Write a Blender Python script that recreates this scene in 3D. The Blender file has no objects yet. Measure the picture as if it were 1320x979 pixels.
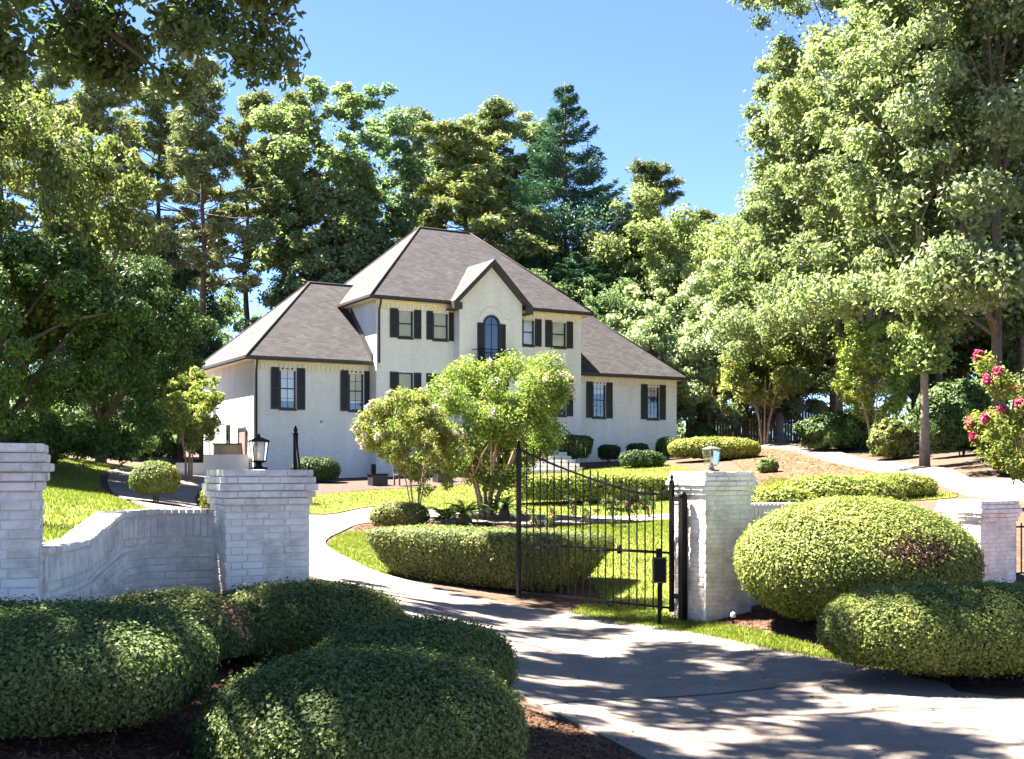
import bpy, math, random
import numpy as np
from mathutils import Vector, Matrix
from mathutils.geometry import delaunay_2d_cdt

R = math.radians
scn = bpy.context.scene
COL = scn.collection

# ------------------------------------------------------------------ camera
F = 1500.0          # focal length in photo pixels
HZ = 608.0          # horizon row in the photo
CAMZ = 2.15
cam_d = bpy.data.cameras.new('camera')
cam = bpy.data.objects.new('camera', cam_d)
COL.objects.link(cam)
cam.location = (0, 0, CAMZ)
cam.rotation_euler = (R(90), 0, 0)
cam_d.sensor_width = 36.0
cam_d.lens = 36.0 * F / 1320.0
cam_d.shift_y = (HZ - 489.5) / 1320.0
cam_d.clip_end = 3000
scn.camera = cam

# ------------------------------------------------------------------ world, sun, exposure
SUN_EL, SUN_AZ = 57.0, 152.0     # azimuth: direction TO the sun, degrees counter-clockwise from +X
w = bpy.data.worlds.new('World'); scn.world = w; w.use_nodes = True
nt = w.node_tree
sky = nt.nodes.new('ShaderNodeTexSky'); sky.sky_type = 'NISHITA'; sky.sun_disc = False
sky.sun_elevation = R(SUN_EL); sky.sun_rotation = R(90 - SUN_AZ)
sky.altitude = 0; sky.air_density = 0.35; sky.dust_density = 0.0; sky.ozone_density = 4.0
nt.links.new(sky.outputs[0], nt.nodes['Background'].inputs[0])
nt.nodes['Background'].inputs[1].default_value = 0.052
sd = bpy.data.lights.new('sun', 'SUN'); so = bpy.data.objects.new('sun', sd); COL.objects.link(so)
sd.energy = 5.0; sd.angle = R(0.53); sd.color = (1.0, 0.93, 0.82)
to_sun = Vector((math.cos(R(SUN_EL)) * math.cos(R(SUN_AZ)), math.cos(R(SUN_EL)) * math.sin(R(SUN_AZ)), math.sin(R(SUN_EL))))
so.rotation_euler = to_sun.to_track_quat('Z', 'Y').to_euler()
so.location = (-30, 20, 50)
vs = scn.view_settings
vs.view_transform = 'Standard'; vs.look = 'None'; vs.gamma = 1.0; vs.exposure = 3.45; vs.use_curve_mapping = False
scn.cycles.max_bounces = 10; scn.cycles.diffuse_bounces = 6; scn.cycles.transparent_max_bounces = 8
scn.cycles.transmission_bounces = 4; scn.cycles.glossy_bounces = 3
scn.cycles.caustics_reflective = False; scn.cycles.caustics_refractive = False

# ------------------------------------------------------------------ materials
MATS = {}
def nm(name):
    m = bpy.data.materials.new(name); m.use_nodes = True; MATS[name] = m
    n = m.node_tree.nodes; b = n['Principled BSDF']
    return m, n, m.node_tree.links, b

def ramp(n, stops):
    r = n.new('ShaderNodeValToRGB'); e = r.color_ramp.elements
    while len(e) < len(stops): e.new(0.5)
    for el, (p, c) in zip(e, stops):
        el.position = p; el.color = (*c, 1) if len(c) == 3 else c
    return r

def noise(n, l, scale, detail=4, rough=0.55, co=None, dist=0.0):
    t = n.new('ShaderNodeTexNoise'); t.inputs['Scale'].default_value = scale
    t.inputs['Detail'].default_value = detail; t.inputs['Roughness'].default_value = rough
    t.inputs['Distortion'].default_value = dist
    if co is not None: l.new(co, t.inputs['Vector'])
    return t

def simple(name, col, rough=0.6, metal=0.0, spec=0.5, var=0.0, scale=8, bump=0.0, bscale=60):
    m, n, l, b = nm(name)
    b.inputs['Roughness'].default_value = rough; b.inputs['Metallic'].default_value = metal
    b.inputs['Specular IOR Level'].default_value = spec
    b.inputs['Base Color'].default_value = (*col, 1)
    tc = n.new('ShaderNodeTexCoord')
    if var:
        t = noise(n, l, scale, 5, 0.6, tc.outputs['Object'])
        r = ramp(n, [(0.25, tuple(c * (1 - var) for c in col)), (0.75, tuple(min(1, c * (1 + var)) for c in col))])
        l.new(t.outputs['Fac'], r.inputs[0]); l.new(r.outputs[0], b.inputs['Base Color'])
    if bump:
        t2 = noise(n, l, bscale, 4, 0.6, tc.outputs['Object'])
        bp = n.new('ShaderNodeBump'); bp.inputs['Strength'].default_value = bump; bp.inputs['Distance'].default_value = 0.02
        l.new(t2.outputs['Fac'], bp.inputs['Height']); l.new(bp.outputs[0], b.inputs['Normal'])
    return m

def leafmat(name, stops, trans=0.32, rough=0.6, spec=0.14, tcol=(1.2, 1.3, 0.75), vscale=1.3):
    m, n, l, b = nm(name)
    g = n.new('ShaderNodeNewGeometry'); r = ramp(n, stops)
    tcv = n.new('ShaderNodeTexCoord'); nv = noise(n, l, vscale, 3, 0.5, tcv.outputs['Object'])
    ma = n.new('ShaderNodeMath'); ma.operation = 'MULTIPLY_ADD'; ma.inputs[1].default_value = 0.62; l.new(g.outputs['Random Per Island'], ma.inputs[0])
    mb_ = n.new('ShaderNodeMath'); mb_.operation = 'MULTIPLY_ADD'; mb_.inputs[1].default_value = 1.1; mb_.inputs[2].default_value = -0.36; l.new(nv.outputs['Fac'], mb_.inputs[0]); l.new(mb_.outputs[0], ma.inputs[2])
    l.new(ma.outputs[0], r.inputs[0])
    oi = n.new('ShaderNodeObjectInfo')
    mx = n.new('ShaderNodeMix'); mx.data_type = 'RGBA'; mx.blend_type = 'MULTIPLY'; mx.inputs[0].default_value = 1
    l.new(r.outputs[0], mx.inputs[6]); l.new(oi.outputs['Color'], mx.inputs[7])
    l.new(mx.outputs[2], b.inputs['Base Color'])
    b.inputs['Roughness'].default_value = rough; b.inputs['Specular IOR Level'].default_value = spec
    tr = n.new('ShaderNodeBsdfTranslucent')
    m2 = n.new('ShaderNodeMix'); m2.data_type = 'RGBA'; m2.blend_type = 'MULTIPLY'; m2.inputs[0].default_value = 1
    m2.inputs[7].default_value = (*tcol, 1)
    l.new(mx.outputs[2], m2.inputs[6]); l.new(m2.outputs[2], tr.inputs[0])
    ms = n.new('ShaderNodeMixShader'); ms.inputs[0].default_value = trans
    l.new(b.outputs[0], ms.inputs[1]); l.new(tr.outputs[0], ms.inputs[2])
    l.new(ms.outputs[0], n['Material Output'].inputs['Surface'])
    return m

leafmat('leaf_broad', [(0.0, (0.067, 0.098, 0.057)), (0.45, (0.127, 0.164, 0.09)), (0.8, (0.186, 0.216, 0.128)), (1.0, (0.283, 0.275, 0.239))], trans=0.42)
leafmat('leaf_pine', [(0.0, (0.051, 0.075, 0.044)), (0.5, (0.1, 0.127, 0.069)), (1.0, (0.194, 0.189, 0.108))], trans=0.2)
leafmat('leaf_spruce', [(0.0, (0.024, 0.054, 0.036)), (0.6, (0.048, 0.09, 0.054)), (1.0, (0.084, 0.126, 0.072))], trans=0.12)
leafmat('leaf_myrtle', [(0.0, (0.066, 0.102, 0.038)), (0.5, (0.145, 0.192, 0.058)), (1.0, (0.29, 0.288, 0.115))], trans=0.38)
leafmat('leaf_hedge', [(0.0, (0.048, 0.075, 0.025)), (0.5, (0.117, 0.147, 0.042)), (0.85, (0.199, 0.213, 0.067)), (1.0, (0.289, 0.25, 0.123))], trans=0.24, spec=0.14, rough=0.6)
leafmat('leaf_dark', [(0.0, (0.018, 0.040, 0.012)), (0.6, (0.042, 0.075, 0.022)), (1.0, (0.075, 0.11, 0.035))], trans=0.15, spec=0.16, rough=0.6)
leafmat('leaf_purple', [(0.0, (0.05, 0.015, 0.02)), (1.0, (0.11, 0.035, 0.045))], trans=0.2, tcol=(1.2, 0.7, 0.8))
leafmat('leaf_dead', [(0.0, (0.09, 0.05, 0.03)), (0.6, (0.18, 0.11, 0.065)), (1.0, (0.28, 0.20, 0.13))], trans=0.1, tcol=(1, .8, .6))
leafmat('petal_white', [(0.0, (0.55, 0.48, 0.42)), (0.6, (0.68, 0.60, 0.55)), (1.0, (0.60, 0.40, 0.36))], trans=0.3, tcol=(1, .95, .9))
leafmat('petal_pink', [(0.0, (0.34, 0.02, 0.09)), (0.6, (0.46, 0.05, 0.16)), (1.0, (0.55, 0.20, 0.28))], trans=0.3, tcol=(1.1, .8, .9))
leafmat('petal_rose', [(0.0, (0.55, 0.22, 0.16)), (1.0, (0.62, 0.35, 0.30))], trans=0.3, tcol=(1.1, .8, .8))
leafmat('grass_blade', [(0.0, (0.08, 0.118, 0.019)), (0.5, (0.144, 0.184, 0.027)), (1.0, (0.25, 0.24, 0.059))], trans=0.3, rough=0.55)
leafmat('straw', [(0.0, (0.06, 0.028, 0.016)), (0.5, (0.13, 0.062, 0.034)), (1.0, (0.24, 0.135, 0.08))], trans=0.0, tcol=(1, 1, 1), spec=0.2, rough=0.8)
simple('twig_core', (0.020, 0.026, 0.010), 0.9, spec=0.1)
simple('bark', (0.10, 0.075, 0.055), 0.9, var=0.45, scale=9, bump=0.8, bscale=25)
simple('bark_pine', (0.10, 0.062, 0.045), 0.9, var=0.45, scale=6, bump=0.8, bscale=14)
simple('bark_myrtle', (0.30, 0.20, 0.13), 0.65, var=0.35, scale=5, bump=0.2)
simple('bark_pale', (0.22, 0.17, 0.13), 0.85, var=0.4, scale=7, bump=0.6, bscale=22)
simple('black_iron', (0.004, 0.004, 0.0045), 0.5, spec=0.12)
simple('black_paint', (0.014, 0.014, 0.016), 0.5)
simple('dark_bronze', (0.035, 0.028, 0.024), 0.5)
simple('white_trim', (0.72, 0.70, 0.66), 0.55)
simple('bounce_cream_brick', (0.74, 0.66, 0.50), 0.75, var=0.1, scale=4)  # eaves brick; warm bounce light from below is painted into the cream
simple('stone_step', (0.58, 0.54, 0.49), 0.8, var=0.15, scale=5, bump=0.2)
simple('plaster_white', (0.70, 0.67, 0.62), 0.8, var=0.1, scale=3, bump=0.15)
simple('door_wood', (0.20, 0.13, 0.10), 0.55, var=0.2, scale=5)
simple('fence_wood', (0.17, 0.09, 0.055), 0.85, var=0.3, scale=3)
simple('bench_wood', (0.13, 0.07, 0.045), 0.75, var=0.3, scale=6)
simple('blind', (0.85, 0.84, 0.80), 0.8)
simple('dark_room', (0.03, 0.03, 0.03), 0.9)
simple('candle', (0.75, 0.70, 0.58), 0.6)
simple('steel_grey', (0.36, 0.37, 0.37), 0.5, metal=0.3)
simple('tan_panel', (0.17, 0.14, 0.10), 0.75, var=0.15, scale=4)
simple('verdigris', (0.07, 0.075, 0.06), 0.6)
simple('plastic_white', (0.75, 0.74, 0.72), 0.45)
simple('joint_tar', (0.035, 0.033, 0.03), 0.9)

def painted_brick(name, col, dirt):
    m, n, l, b = nm(name)
    tc = n.new('ShaderNodeTexCoord'); oi = n.new('ShaderNodeObjectInfo')
    t = noise(n, l, 5, 6, 0.65, tc.outputs['Object'])
    add = n.new('ShaderNodeMath'); add.operation = 'MULTIPLY_ADD'; add.inputs[1].default_value = 0.45
    l.new(oi.outputs['Random'], add.inputs[0]); l.new(t.outputs['Fac'], add.inputs[2])
    r = ramp(n, [(0.35, dirt), (0.62, col), (1.0, tuple(min(1, c * 1.06) for c in col))])
    l.new(add.outputs[0], r.inputs[0])
    gg = n.new('ShaderNodeNewGeometry'); tw = noise(n, l, 2.6, 8, 0.7, gg.outputs['Position'], 0.4)
    rw = ramp(n, [(0.36, (0.62, 0.62, 0.58)), (0.56, (1, 1, 1))]); l.new(tw.outputs['Fac'], rw.inputs[0])
    mw = n.new('ShaderNodeMix'); mw.data_type = 'RGBA'; mw.blend_type = 'MULTIPLY'; mw.inputs[0].default_value = 1
    l.new(r.outputs[0], mw.inputs[6]); l.new(rw.outputs[0], mw.inputs[7]); l.new(mw.outputs[2], b.inputs['Base Color'])
    b.inputs['Roughness'].default_value = 0.75
    t2 = noise(n, l, 70, 4, 0.65, tc.outputs['Object'])
    bp = n.new('ShaderNodeBump'); bp.inputs['Strength'].default_value = 0.5; bp.inputs['Distance'].default_value = 0.006
    l.new(t2.outputs['Fac'], bp.inputs['Height']); l.new(bp.outputs[0], b.inputs['Normal'])
painted_brick('brick_paint', (0.76, 0.69, 0.59), (0.60, 0.54, 0.45))
simple('mortar_paint', (0.62, 0.56, 0.48), 0.9, var=0.2, scale=12, bump=0.3)

def house_brick():
    m, n, l, b = nm('house_brick')
    tc = n.new('ShaderNodeTexCoord')
    mp = n.new('ShaderNodeMapping'); l.new(tc.outputs['UV'], mp.inputs[0])
    br = n.new('ShaderNodeTexBrick'); l.new(mp.outputs[0], br.inputs['Vector'])
    br.inputs['Scale'].default_value = 1.0; br.inputs['Brick Width'].default_value = 0.203; br.inputs['Row Height'].default_value = 0.0677
    br.inputs['Mortar Size'].default_value = 0.006; br.inputs['Mortar Smooth'].default_value = 0.3
    br.inputs['Color1'].default_value = (0.90, 0.885, 0.86, 1); br.inputs['Color2'].default_value = (0.83, 0.815, 0.79, 1)
    br.inputs['Mortar'].default_value = (0.66, 0.66, 0.65, 1)
    mpw = n.new('ShaderNodeMapping'); mpw.inputs['Scale'].default_value = (1.6, 1.6, 0.35); l.new(tc.outputs['Object'], mpw.inputs[0])
    t = noise(n, l, 0.9, 8, 0.68, mpw.outputs[0])
    r = ramp(n, [(0.3, (0.86, 0.85, 0.83)), (0.6, (1, 1, 1))]); l.new(t.outputs['Fac'], r.inputs[0])
    mx = n.new('ShaderNodeMix'); mx.data_type = 'RGBA'; mx.blend_type = 'MULTIPLY'; mx.inputs[0].default_value = 1
    l.new(br.outputs['Color'], mx.inputs[6]); l.new(r.outputs[0], mx.inputs[7]); l.new(mx.outputs[2], b.inputs['Base Color'])
    b.inputs['Roughness'].default_value = 0.75
    bp = n.new('ShaderNodeBump'); bp.inputs['Strength'].default_value = 0.9; bp.inputs['Distance'].default_value = 0.014; bp.invert = True
    l.new(br.outputs['Fac'], bp.inputs['Height']); l.new(bp.outputs[0], b.inputs['Normal'])
house_brick()

def shingle():
    m, n, l, b = nm('shingle')
    tc = n.new('ShaderNodeTexCoord')
    br = n.new('ShaderNodeTexBrick'); l.new(tc.outputs['UV'], br.inputs['Vector'])
    br.inputs['Scale'].default_value = 1.0; br.inputs['Brick Width'].default_value = 0.30; br.inputs['Row Height'].default_value = 0.145
    br.inputs['Mortar Size'].default_value = 0.010; br.inputs['Bias'].default_value = 0.0
    br.inputs['Color1'].default_value = (0.064, 0.060, 0.063, 1); br.inputs['Color2'].default_value = (0.035, 0.033, 0.036, 1)
    br.inputs['Mortar'].default_value = (0.04, 0.034, 0.034, 1)
    t = noise(n, l, 1.1, 7, 0.7, tc.outputs['Object'])
    r = ramp(n, [(0.3, (0.75, 0.74, 0.74)), (0.7, (1.15, 1.12, 1.12))]); l.new(t.outputs['Fac'], r.inputs[0])
    mx = n.new('ShaderNodeMix'); mx.data_type = 'RGBA'; mx.blend_type = 'MULTIPLY'; mx.inputs[0].default_value = 1
    l.new(br.outputs['Color'], mx.inputs[6]); l.new(r.outputs[0], mx.inputs[7]); l.new(mx.outputs[2], b.inputs['Base Color'])
    b.inputs['Roughness'].default_value = 0.9; b.inputs['Specular IOR Level'].default_value = 0.25
    t2 = noise(n, l, 40, 3, 0.6, tc.outputs['Object'])
    ma = n.new('ShaderNodeMath'); ma.operation = 'MULTIPLY_ADD'; ma.inputs[1].default_value = -1.0
    l.new(br.outputs['Fac'], ma.inputs[0]); l.new(t2.outputs['Fac'], ma.inputs[2])
    bp = n.new('ShaderNodeBump'); bp.inputs['Strength'].default_value = 0.7; bp.inputs['Distance'].default_value = 0.015
    l.new(ma.outputs[0], bp.inputs['Height']); l.new(bp.outputs[0], b.inputs['Normal'])
shingle()

def ground_mat(name, stops, scale, fine, bump, rough=0.95, big=None):
    m, n, l, b = nm(name)
    tc = n.new('ShaderNodeTexCoord'); co = tc.outputs['Object']
    t = noise(n, l, scale, 8, 0.65, co); r = ramp(n, stops); l.new(t.outputs['Fac'], r.inputs[0])
    out = r.outputs[0]
    if big:
        t3 = noise(n, l, big[0], 5, 0.6, co, 0.6)
        r3 = ramp(n, [(0.35, big[1]), (0.65, (1, 1, 1))]); l.new(t3.outputs['Fac'], r3.inputs[0])
        mx = n.new('ShaderNodeMix'); mx.data_type = 'RGBA'; mx.blend_type = 'MULTIPLY'; mx.inputs[0].default_value = 1
        l.new(out, mx.inputs[6]); l.new(r3.outputs[0], mx.inputs[7]); out = mx.outputs[2]
    l.new(out, b.inputs['Base Color']); b.inputs['Roughness'].default_value = rough; b.inputs['Specular IOR Level'].default_value = 0.2
    t2 = noise(n, l, fine, 5, 0.7, co)
    bp = n.new('ShaderNodeBump'); bp.inputs['Strength'].default_value = bump; bp.inputs['Distance'].default_value = 0.03
    l.new(t2.outputs['Fac'], bp.inputs['Height']); l.new(bp.outputs[0], b.inputs['Normal'])
ground_mat('soil', [(0.3, (0.045, 0.030, 0.020)), (0.55, (0.085, 0.055, 0.036)), (0.75, (0.13, 0.085, 0.055))], 6, 30, 0.8)
ground_mat('mulch', [(0.3, (0.045, 0.024, 0.015)), (0.5, (0.10, 0.052, 0.032)), (0.72, (0.17, 0.10, 0.062))], 14, 60, 1.0)
ground_mat('bark_mulch', [(0.3, (0.03, 0.02, 0.017)), (0.5, (0.065, 0.042, 0.034)), (0.72, (0.11, 0.075, 0.058))], 9, 40, 1.0)
ground_mat('turf', [(0.3, (0.11, 0.14, 0.025)), (0.55, (0.18, 0.195, 0.038)), (0.8, (0.26, 0.235, 0.07))], 3, 120, 0.8, big=(0.45, (0.66, 0.74, 0.62)))
ground_mat('concrete', [(0.3, (0.19, 0.155, 0.13)), (0.55, (0.25, 0.21, 0.18)), (0.75, (0.30, 0.255, 0.222))], 22, 200, 0.35, 0.85, big=(0.8, (0.70, 0.69, 0.68)))
ground_mat('straw_slope', [(0.3, (0.06, 0.036, 0.02)), (0.55, (0.095, 0.06, 0.032)), (0.75, (0.11, 0.10, 0.03))], 2.2, 60, 0.8)

def glassmat(name, tint, refl=0.10, tr=0.8):
    m, n, l, b = nm(name)
    g = n.new('ShaderNodeBsdfGlossy'); g.inputs['Roughness'].default_value = 0.03
    t = n.new('ShaderNodeBsdfTransparent'); t.inputs[0].default_value = (*tint, 1)
    fr = n.new('ShaderNodeFresnel'); fr.inputs[0].default_value = 1.5
    ad = n.new('ShaderNodeMath'); ad.operation = 'ADD'; ad.inputs[1].default_value = refl; l.new(fr.outputs[0], ad.inputs[0])
    ms = n.new('ShaderNodeMixShader'); l.new(ad.outputs[0], ms.inputs[0]); l.new(t.outputs[0], ms.inputs[1]); l.new(g.outputs[0], ms.inputs[2])
    l.new(ms.outputs[0], n['Material Output'].inputs['Surface'])
glassmat('glass', (0.95, 0.97, 0.95), 0.06); glassmat('glass_dark', (0.16, 0.18, 0.14), 0.06)

# ------------------------------------------------------------------ mesh helpers
def mesh_np(name, V, Q, mats, mi=None, smooth=False, uv=None):
    V = np.asarray(V, np.float32); Q = np.asarray(Q, np.int32)
    me = bpy.data.meshes.new(name); k = Q.shape[1]; m = len(Q)
    me.vertices.add(len(V)); me.vertices.foreach_set('co', V.ravel())
    me.loops.add(m * k); me.loops.foreach_set('vertex_index', Q.ravel())
    me.polygons.add(m); me.polygons.foreach_set('loop_start', np.arange(0, m * k, k, dtype=np.int32))
    if mi is not None: me.polygons.foreach_set('material_index', np.asarray(mi, np.int32))
    me.polygons.foreach_set('use_smooth', np.full(m, smooth, bool))
    for x in (mats if isinstance(mats, (list, tuple)) else [mats]): me.materials.append(MATS[x])
    if uv is not None:
        ul = me.uv_layers.new(); ul.data.foreach_set('uv', np.asarray(uv, np.float32).ravel())
    me.update(calc_edges=True)
    return me

class MB:
    """collects boxes, tubes and polygons; build() links them as one mesh object"""
    def __init__(s): s.v = []; s.f = []; s.sm = []
    def poly(s, pts, smooth=False):
        b = len(s.v); s.v += [tuple(p) for p in pts]; s.f.append(tuple(range(b, b + len(pts)))); s.sm.append(smooth)
    def faces(s, vs, fs, smooth=False):
        b = len(s.v); s.v += [tuple(p) for p in vs]
        for f in fs: s.f.append(tuple(b + i for i in f)); s.sm.append(smooth)
    def box(s, x0, x1, y0, y1, z0, z1, M=None):
        vs = [Vector((x, y, z)) for z in (z0, z1) for y in (y0, y1) for x in (x0, x1)]
        if M is not None: vs = [M @ p for p in vs]
        s.faces(vs, [(0, 2, 3, 1), (4, 5, 7, 6), (0, 1, 5, 4), (2, 6, 7, 3), (0, 4, 6, 2), (1, 3, 7, 5)])
    def tube(s, pts, rs, n=8, cap=True, smooth=True):
        pts = [Vector(p) for p in pts]
        if not isinstance(rs, (list, tuple)): rs = [rs] * len(pts)
        rings = []
        up = Vector((0.13, 0.21, 1)).normalized()
        for i, p in enumerate(pts):
            d = (pts[min(i + 1, len(pts) - 1)] - pts[max(i - 1, 0)])
            d = d.normalized() if d.length > 1e-9 else Vector((0, 0, 1))
            a = d.cross(up)
            if a.length < 0.05: a = d.cross(Vector((1, 0, 0)))
            a.normalize(); c = d.cross(a).normalized()
            rings.append([p + (a * math.cos(2 * math.pi * k / n) + c * math.sin(2 * math.pi * k / n)) * rs[i] for k in range(n)])
        vs = [p for r in rings for p in r]; fs = []
        for i in range(len(rings) - 1):
            for k in range(n):
                fs.append((i * n + k, i * n + (k + 1) % n, (i + 1) * n + (k + 1) % n, (i + 1) * n + k))
        if cap:
            fs.append(tuple(range(n - 1, -1, -1))); fs.append(tuple((len(rings) - 1) * n + k for k in range(n)))
        s.faces(vs, fs, smooth)
    def lathe(s, prof, cx=0, cy=0, n=14, smooth=True):
        vs = []; fs = []
        for (r, z) in prof:
            for k in range(n): vs.append((cx + r * math.cos(2 * math.pi * k / n), cy + r * math.sin(2 * math.pi * k / n), z))
        for i in range(len(prof) - 1):
            for k in range(n): fs.append((i * n + k, i * n + (k + 1) % n, (i + 1) * n + (k + 1) % n, (i + 1) * n + k))
        fs.append(tuple(range(n - 1, -1, -1))); fs.append(tuple((len(prof) - 1) * n + k for k in range(n)))
        s.faces(vs, fs, smooth)
    def mesh(s, name, mat):
        me = bpy.data.meshes.new(name); me.from_pydata([tuple(v) for v in s.v], [], s.f)
        for p, q in zip(me.polygons, s.sm): p.use_smooth = q
        me.materials.append(MATS[mat]); me.update(); return me
    def build(s, name, mat, parent=None, loc=None):
        return link(name, s.mesh(name, mat), parent, loc)

def link(name, me, parent=None, loc=None, rot=None):
    o = bpy.data.objects.new(name, me); COL.objects.link(o)
    if parent is not None: o.parent = parent
    if loc is not None: o.location = loc
    if rot is not None: o.rotation_euler = rot
    return o

def tag(o, label, cat, group=None, kind=None):
    if label: o['label'] = label
    if cat: o['category'] = cat
    if group: o['group'] = group
    if kind: o['kind'] = kind
    return o

def thing(name, label, cat, loc=(0, 0, 0), rz=0.0, group=None, scale=None):
    o = bpy.data.objects.new(name, None); COL.objects.link(o); o.empty_display_size = 0.2
    o.location = loc; o.rotation_euler = (0, 0, rz)
    if scale: o.scale = scale
    return tag(o, label, cat, group)

def copy_tree(root, **kw):
    r = root.copy(); COL.objects.link(r)
    for ch in list(root.children):
        c = ch.copy(); COL.objects.link(c); c.parent = r
        for g in list(ch.children):
            d = g.copy(); COL.objects.link(d); d.parent = c
    return r

# ------------------------------------------------------------------ terrain
def P(px, py, Y): return ((px - 660) / F * Y, Y, CAMZ - (py - HZ) / F * Y)
CP = [P(*t) for t in [
    (910, 803, 16.5), (1310, 757, 18.6), (1250, 640, 30), (1190, 608, 36), (1100, 600, 46), (985, 578, 59), (870, 590, 61.5),
    (750, 597, 57), (560, 612, 53), (430, 617, 51.5), (327, 618, 50), (625, 664, 34), (500, 741, 22), (760, 783, 18.7), (1285, 592, 38),
    (205, 650, 31), (130, 600, 46), (400, 668, 34), (400, 736, 20.5), (160, 665, 24), (820, 979, 8.65), (680, 912, 10.3),
    (1180, 880, 11.9), (1320, 905, 10.8), (1150, 850, 13), (150, 930, 7.0), (500, 900, 9.4), (850, 670, 33), (720, 660, 36), (1010, 790, 16.2), (500, 655, 37), (1150, 614, 38), (1080, 597, 46), (1000, 578, 57), (1240, 618, 34), (1150, 597, 43), (1080, 584, 51), (1000, 570, 62)]]
CP += [(-3.3, 13.0, 1.0), (-4.6, 12.5, 1.2), (-6, 10, 1.2), (-5, 16, 1.1), (-3.2, 10.2, 0.9), (-3.0, 8.0, 0.85), (-1.5, 7.5, 0.42), (-1.3, 10.8, 0.33), (-2.0, 11.0, 0.5), (0, 5, 0.30), (-1.5, 4, 0.55),
       (2.5, 7, 0.0), (6, 9, 0.05), (3, 4, 0.02), (-0.6, 14, 0.10), (-12, 10, 1.5), (-12, 25, 1.7), (-20, 20, 2.2), (-20, 45, 3.0), (12, 12, 0.3), (14, 22, 0.9), (20, 35, 2.8), (20, 10, 0.5), (-20, 5, 2.0), (0, -5, 0.1), (15, -5, 0.2), (-15, -5, 1.2),
       (5.5, 20.0, 0.9), (4.5, 24, 1.0), (7.5, 22, 1.1), (3.2, 18.2, 0.2), (-15, 60, 2.3), (0, 70, 2.8), (20, 70, 3.9), (-30, 80, 3.5), (0, 95, 3.8), (35, 85, 4.5), (-45, 50, 3.8), (45, 50, 4.2), (40, 20, 2.0), (-45, 10, 3.0),
       (-60, 110, 4), (60, 110, 4.5), (0, 120, 4.2), (-16, 55, 2.2), (-12, 52, 1.75), (-11.5, 40, 1.55)]
CP = np.array(CP)
def _U(d2): return np.where(d2 > 1e-9, 0.5 * d2 * np.log(np.maximum(d2, 1e-9)), 0.0)
_n = len(CP); _A = np.zeros((_n + 3, _n + 3)); _xy = CP[:, :2] / 10.0
_d2 = ((_xy[:, None] - _xy[None]) ** 2).sum(-1)
_A[:_n, :_n] = _U(_d2) + np.eye(_n) * 0.015
_A[:_n, _n] = 1; _A[:_n, _n + 1:] = _xy; _A[_n, :_n] = 1; _A[_n + 1:, :_n] = _xy.T
_W = np.linalg.solve(_A, np.concatenate([CP[:, 2], np.zeros(3)]))
def H(x, y):
    x = np.asarray(x, float); y = np.asarray(y, float); sh = x.shape
    xf = np.clip(x.ravel(), -60, 60) / 10; yf = np.clip(y.ravel(), -8, 118) / 10
    out = np.full(xf.shape, _W[_n]) + _W[_n + 1] * xf + _W[_n + 2] * yf
    for i in range(_n): out += _W[i] * _U((xf - _xy[i, 0]) ** 2 + (yf - _xy[i, 1]) ** 2)
    return out.reshape(sh)
def h1(x, y): return float(H(np.array([x]), np.array([y]))[0])
_ys = np.concatenate([np.arange(5, 30, 0.05), np.arange(30, 90, 0.1)])
def hit(px, py):
    xs = (px - 660) / F * _ys; zr = CAMZ - (py - HZ) / F * _ys
    k = np.nonzero(zr <= H(xs, _ys))[0]
    i = k[0] if len(k) else len(_ys) - 1
    return (xs[i], _ys[i])

def smooth_poly(pts, sub=6, closed=True):
    pts = np.array(pts, float); n = len(pts); out = []
    rng_ = range(n) if closed else range(n - 1)
    for i in rng_:
        p0, p1, p2, p3 = (pts[(i - 1) % n], pts[i], pts[(i + 1) % n], pts[(i + 2) % n]) if closed else (pts[max(i - 1, 0)], pts[i], pts[i + 1], pts[min(i + 2, n - 1)])
        for k in range(sub):
            t = k / sub
            out.append(0.5 * ((2 * p1) + (-p0 + p2) * t + (2 * p0 - 5 * p1 + 4 * p2 - p3) * t * t + (-p0 + 3 * p1 - 3 * p2 + p3) * t ** 3))
    if not closed: out.append(pts[-1])
    return np.array(out)

def inside(poly, X, Y):
    c = np.zeros(X.shape, bool); n = len(poly); j = n - 1
    for i in range(n):
        xi, yi = poly[i]; xj, yj = poly[j]
        m = ((yi > Y) != (yj > Y)) & (X < (xj - xi) * (Y - yi) / (yj - yi + 1e-12) + xi)
        c ^= m; j = i
    return c

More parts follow.
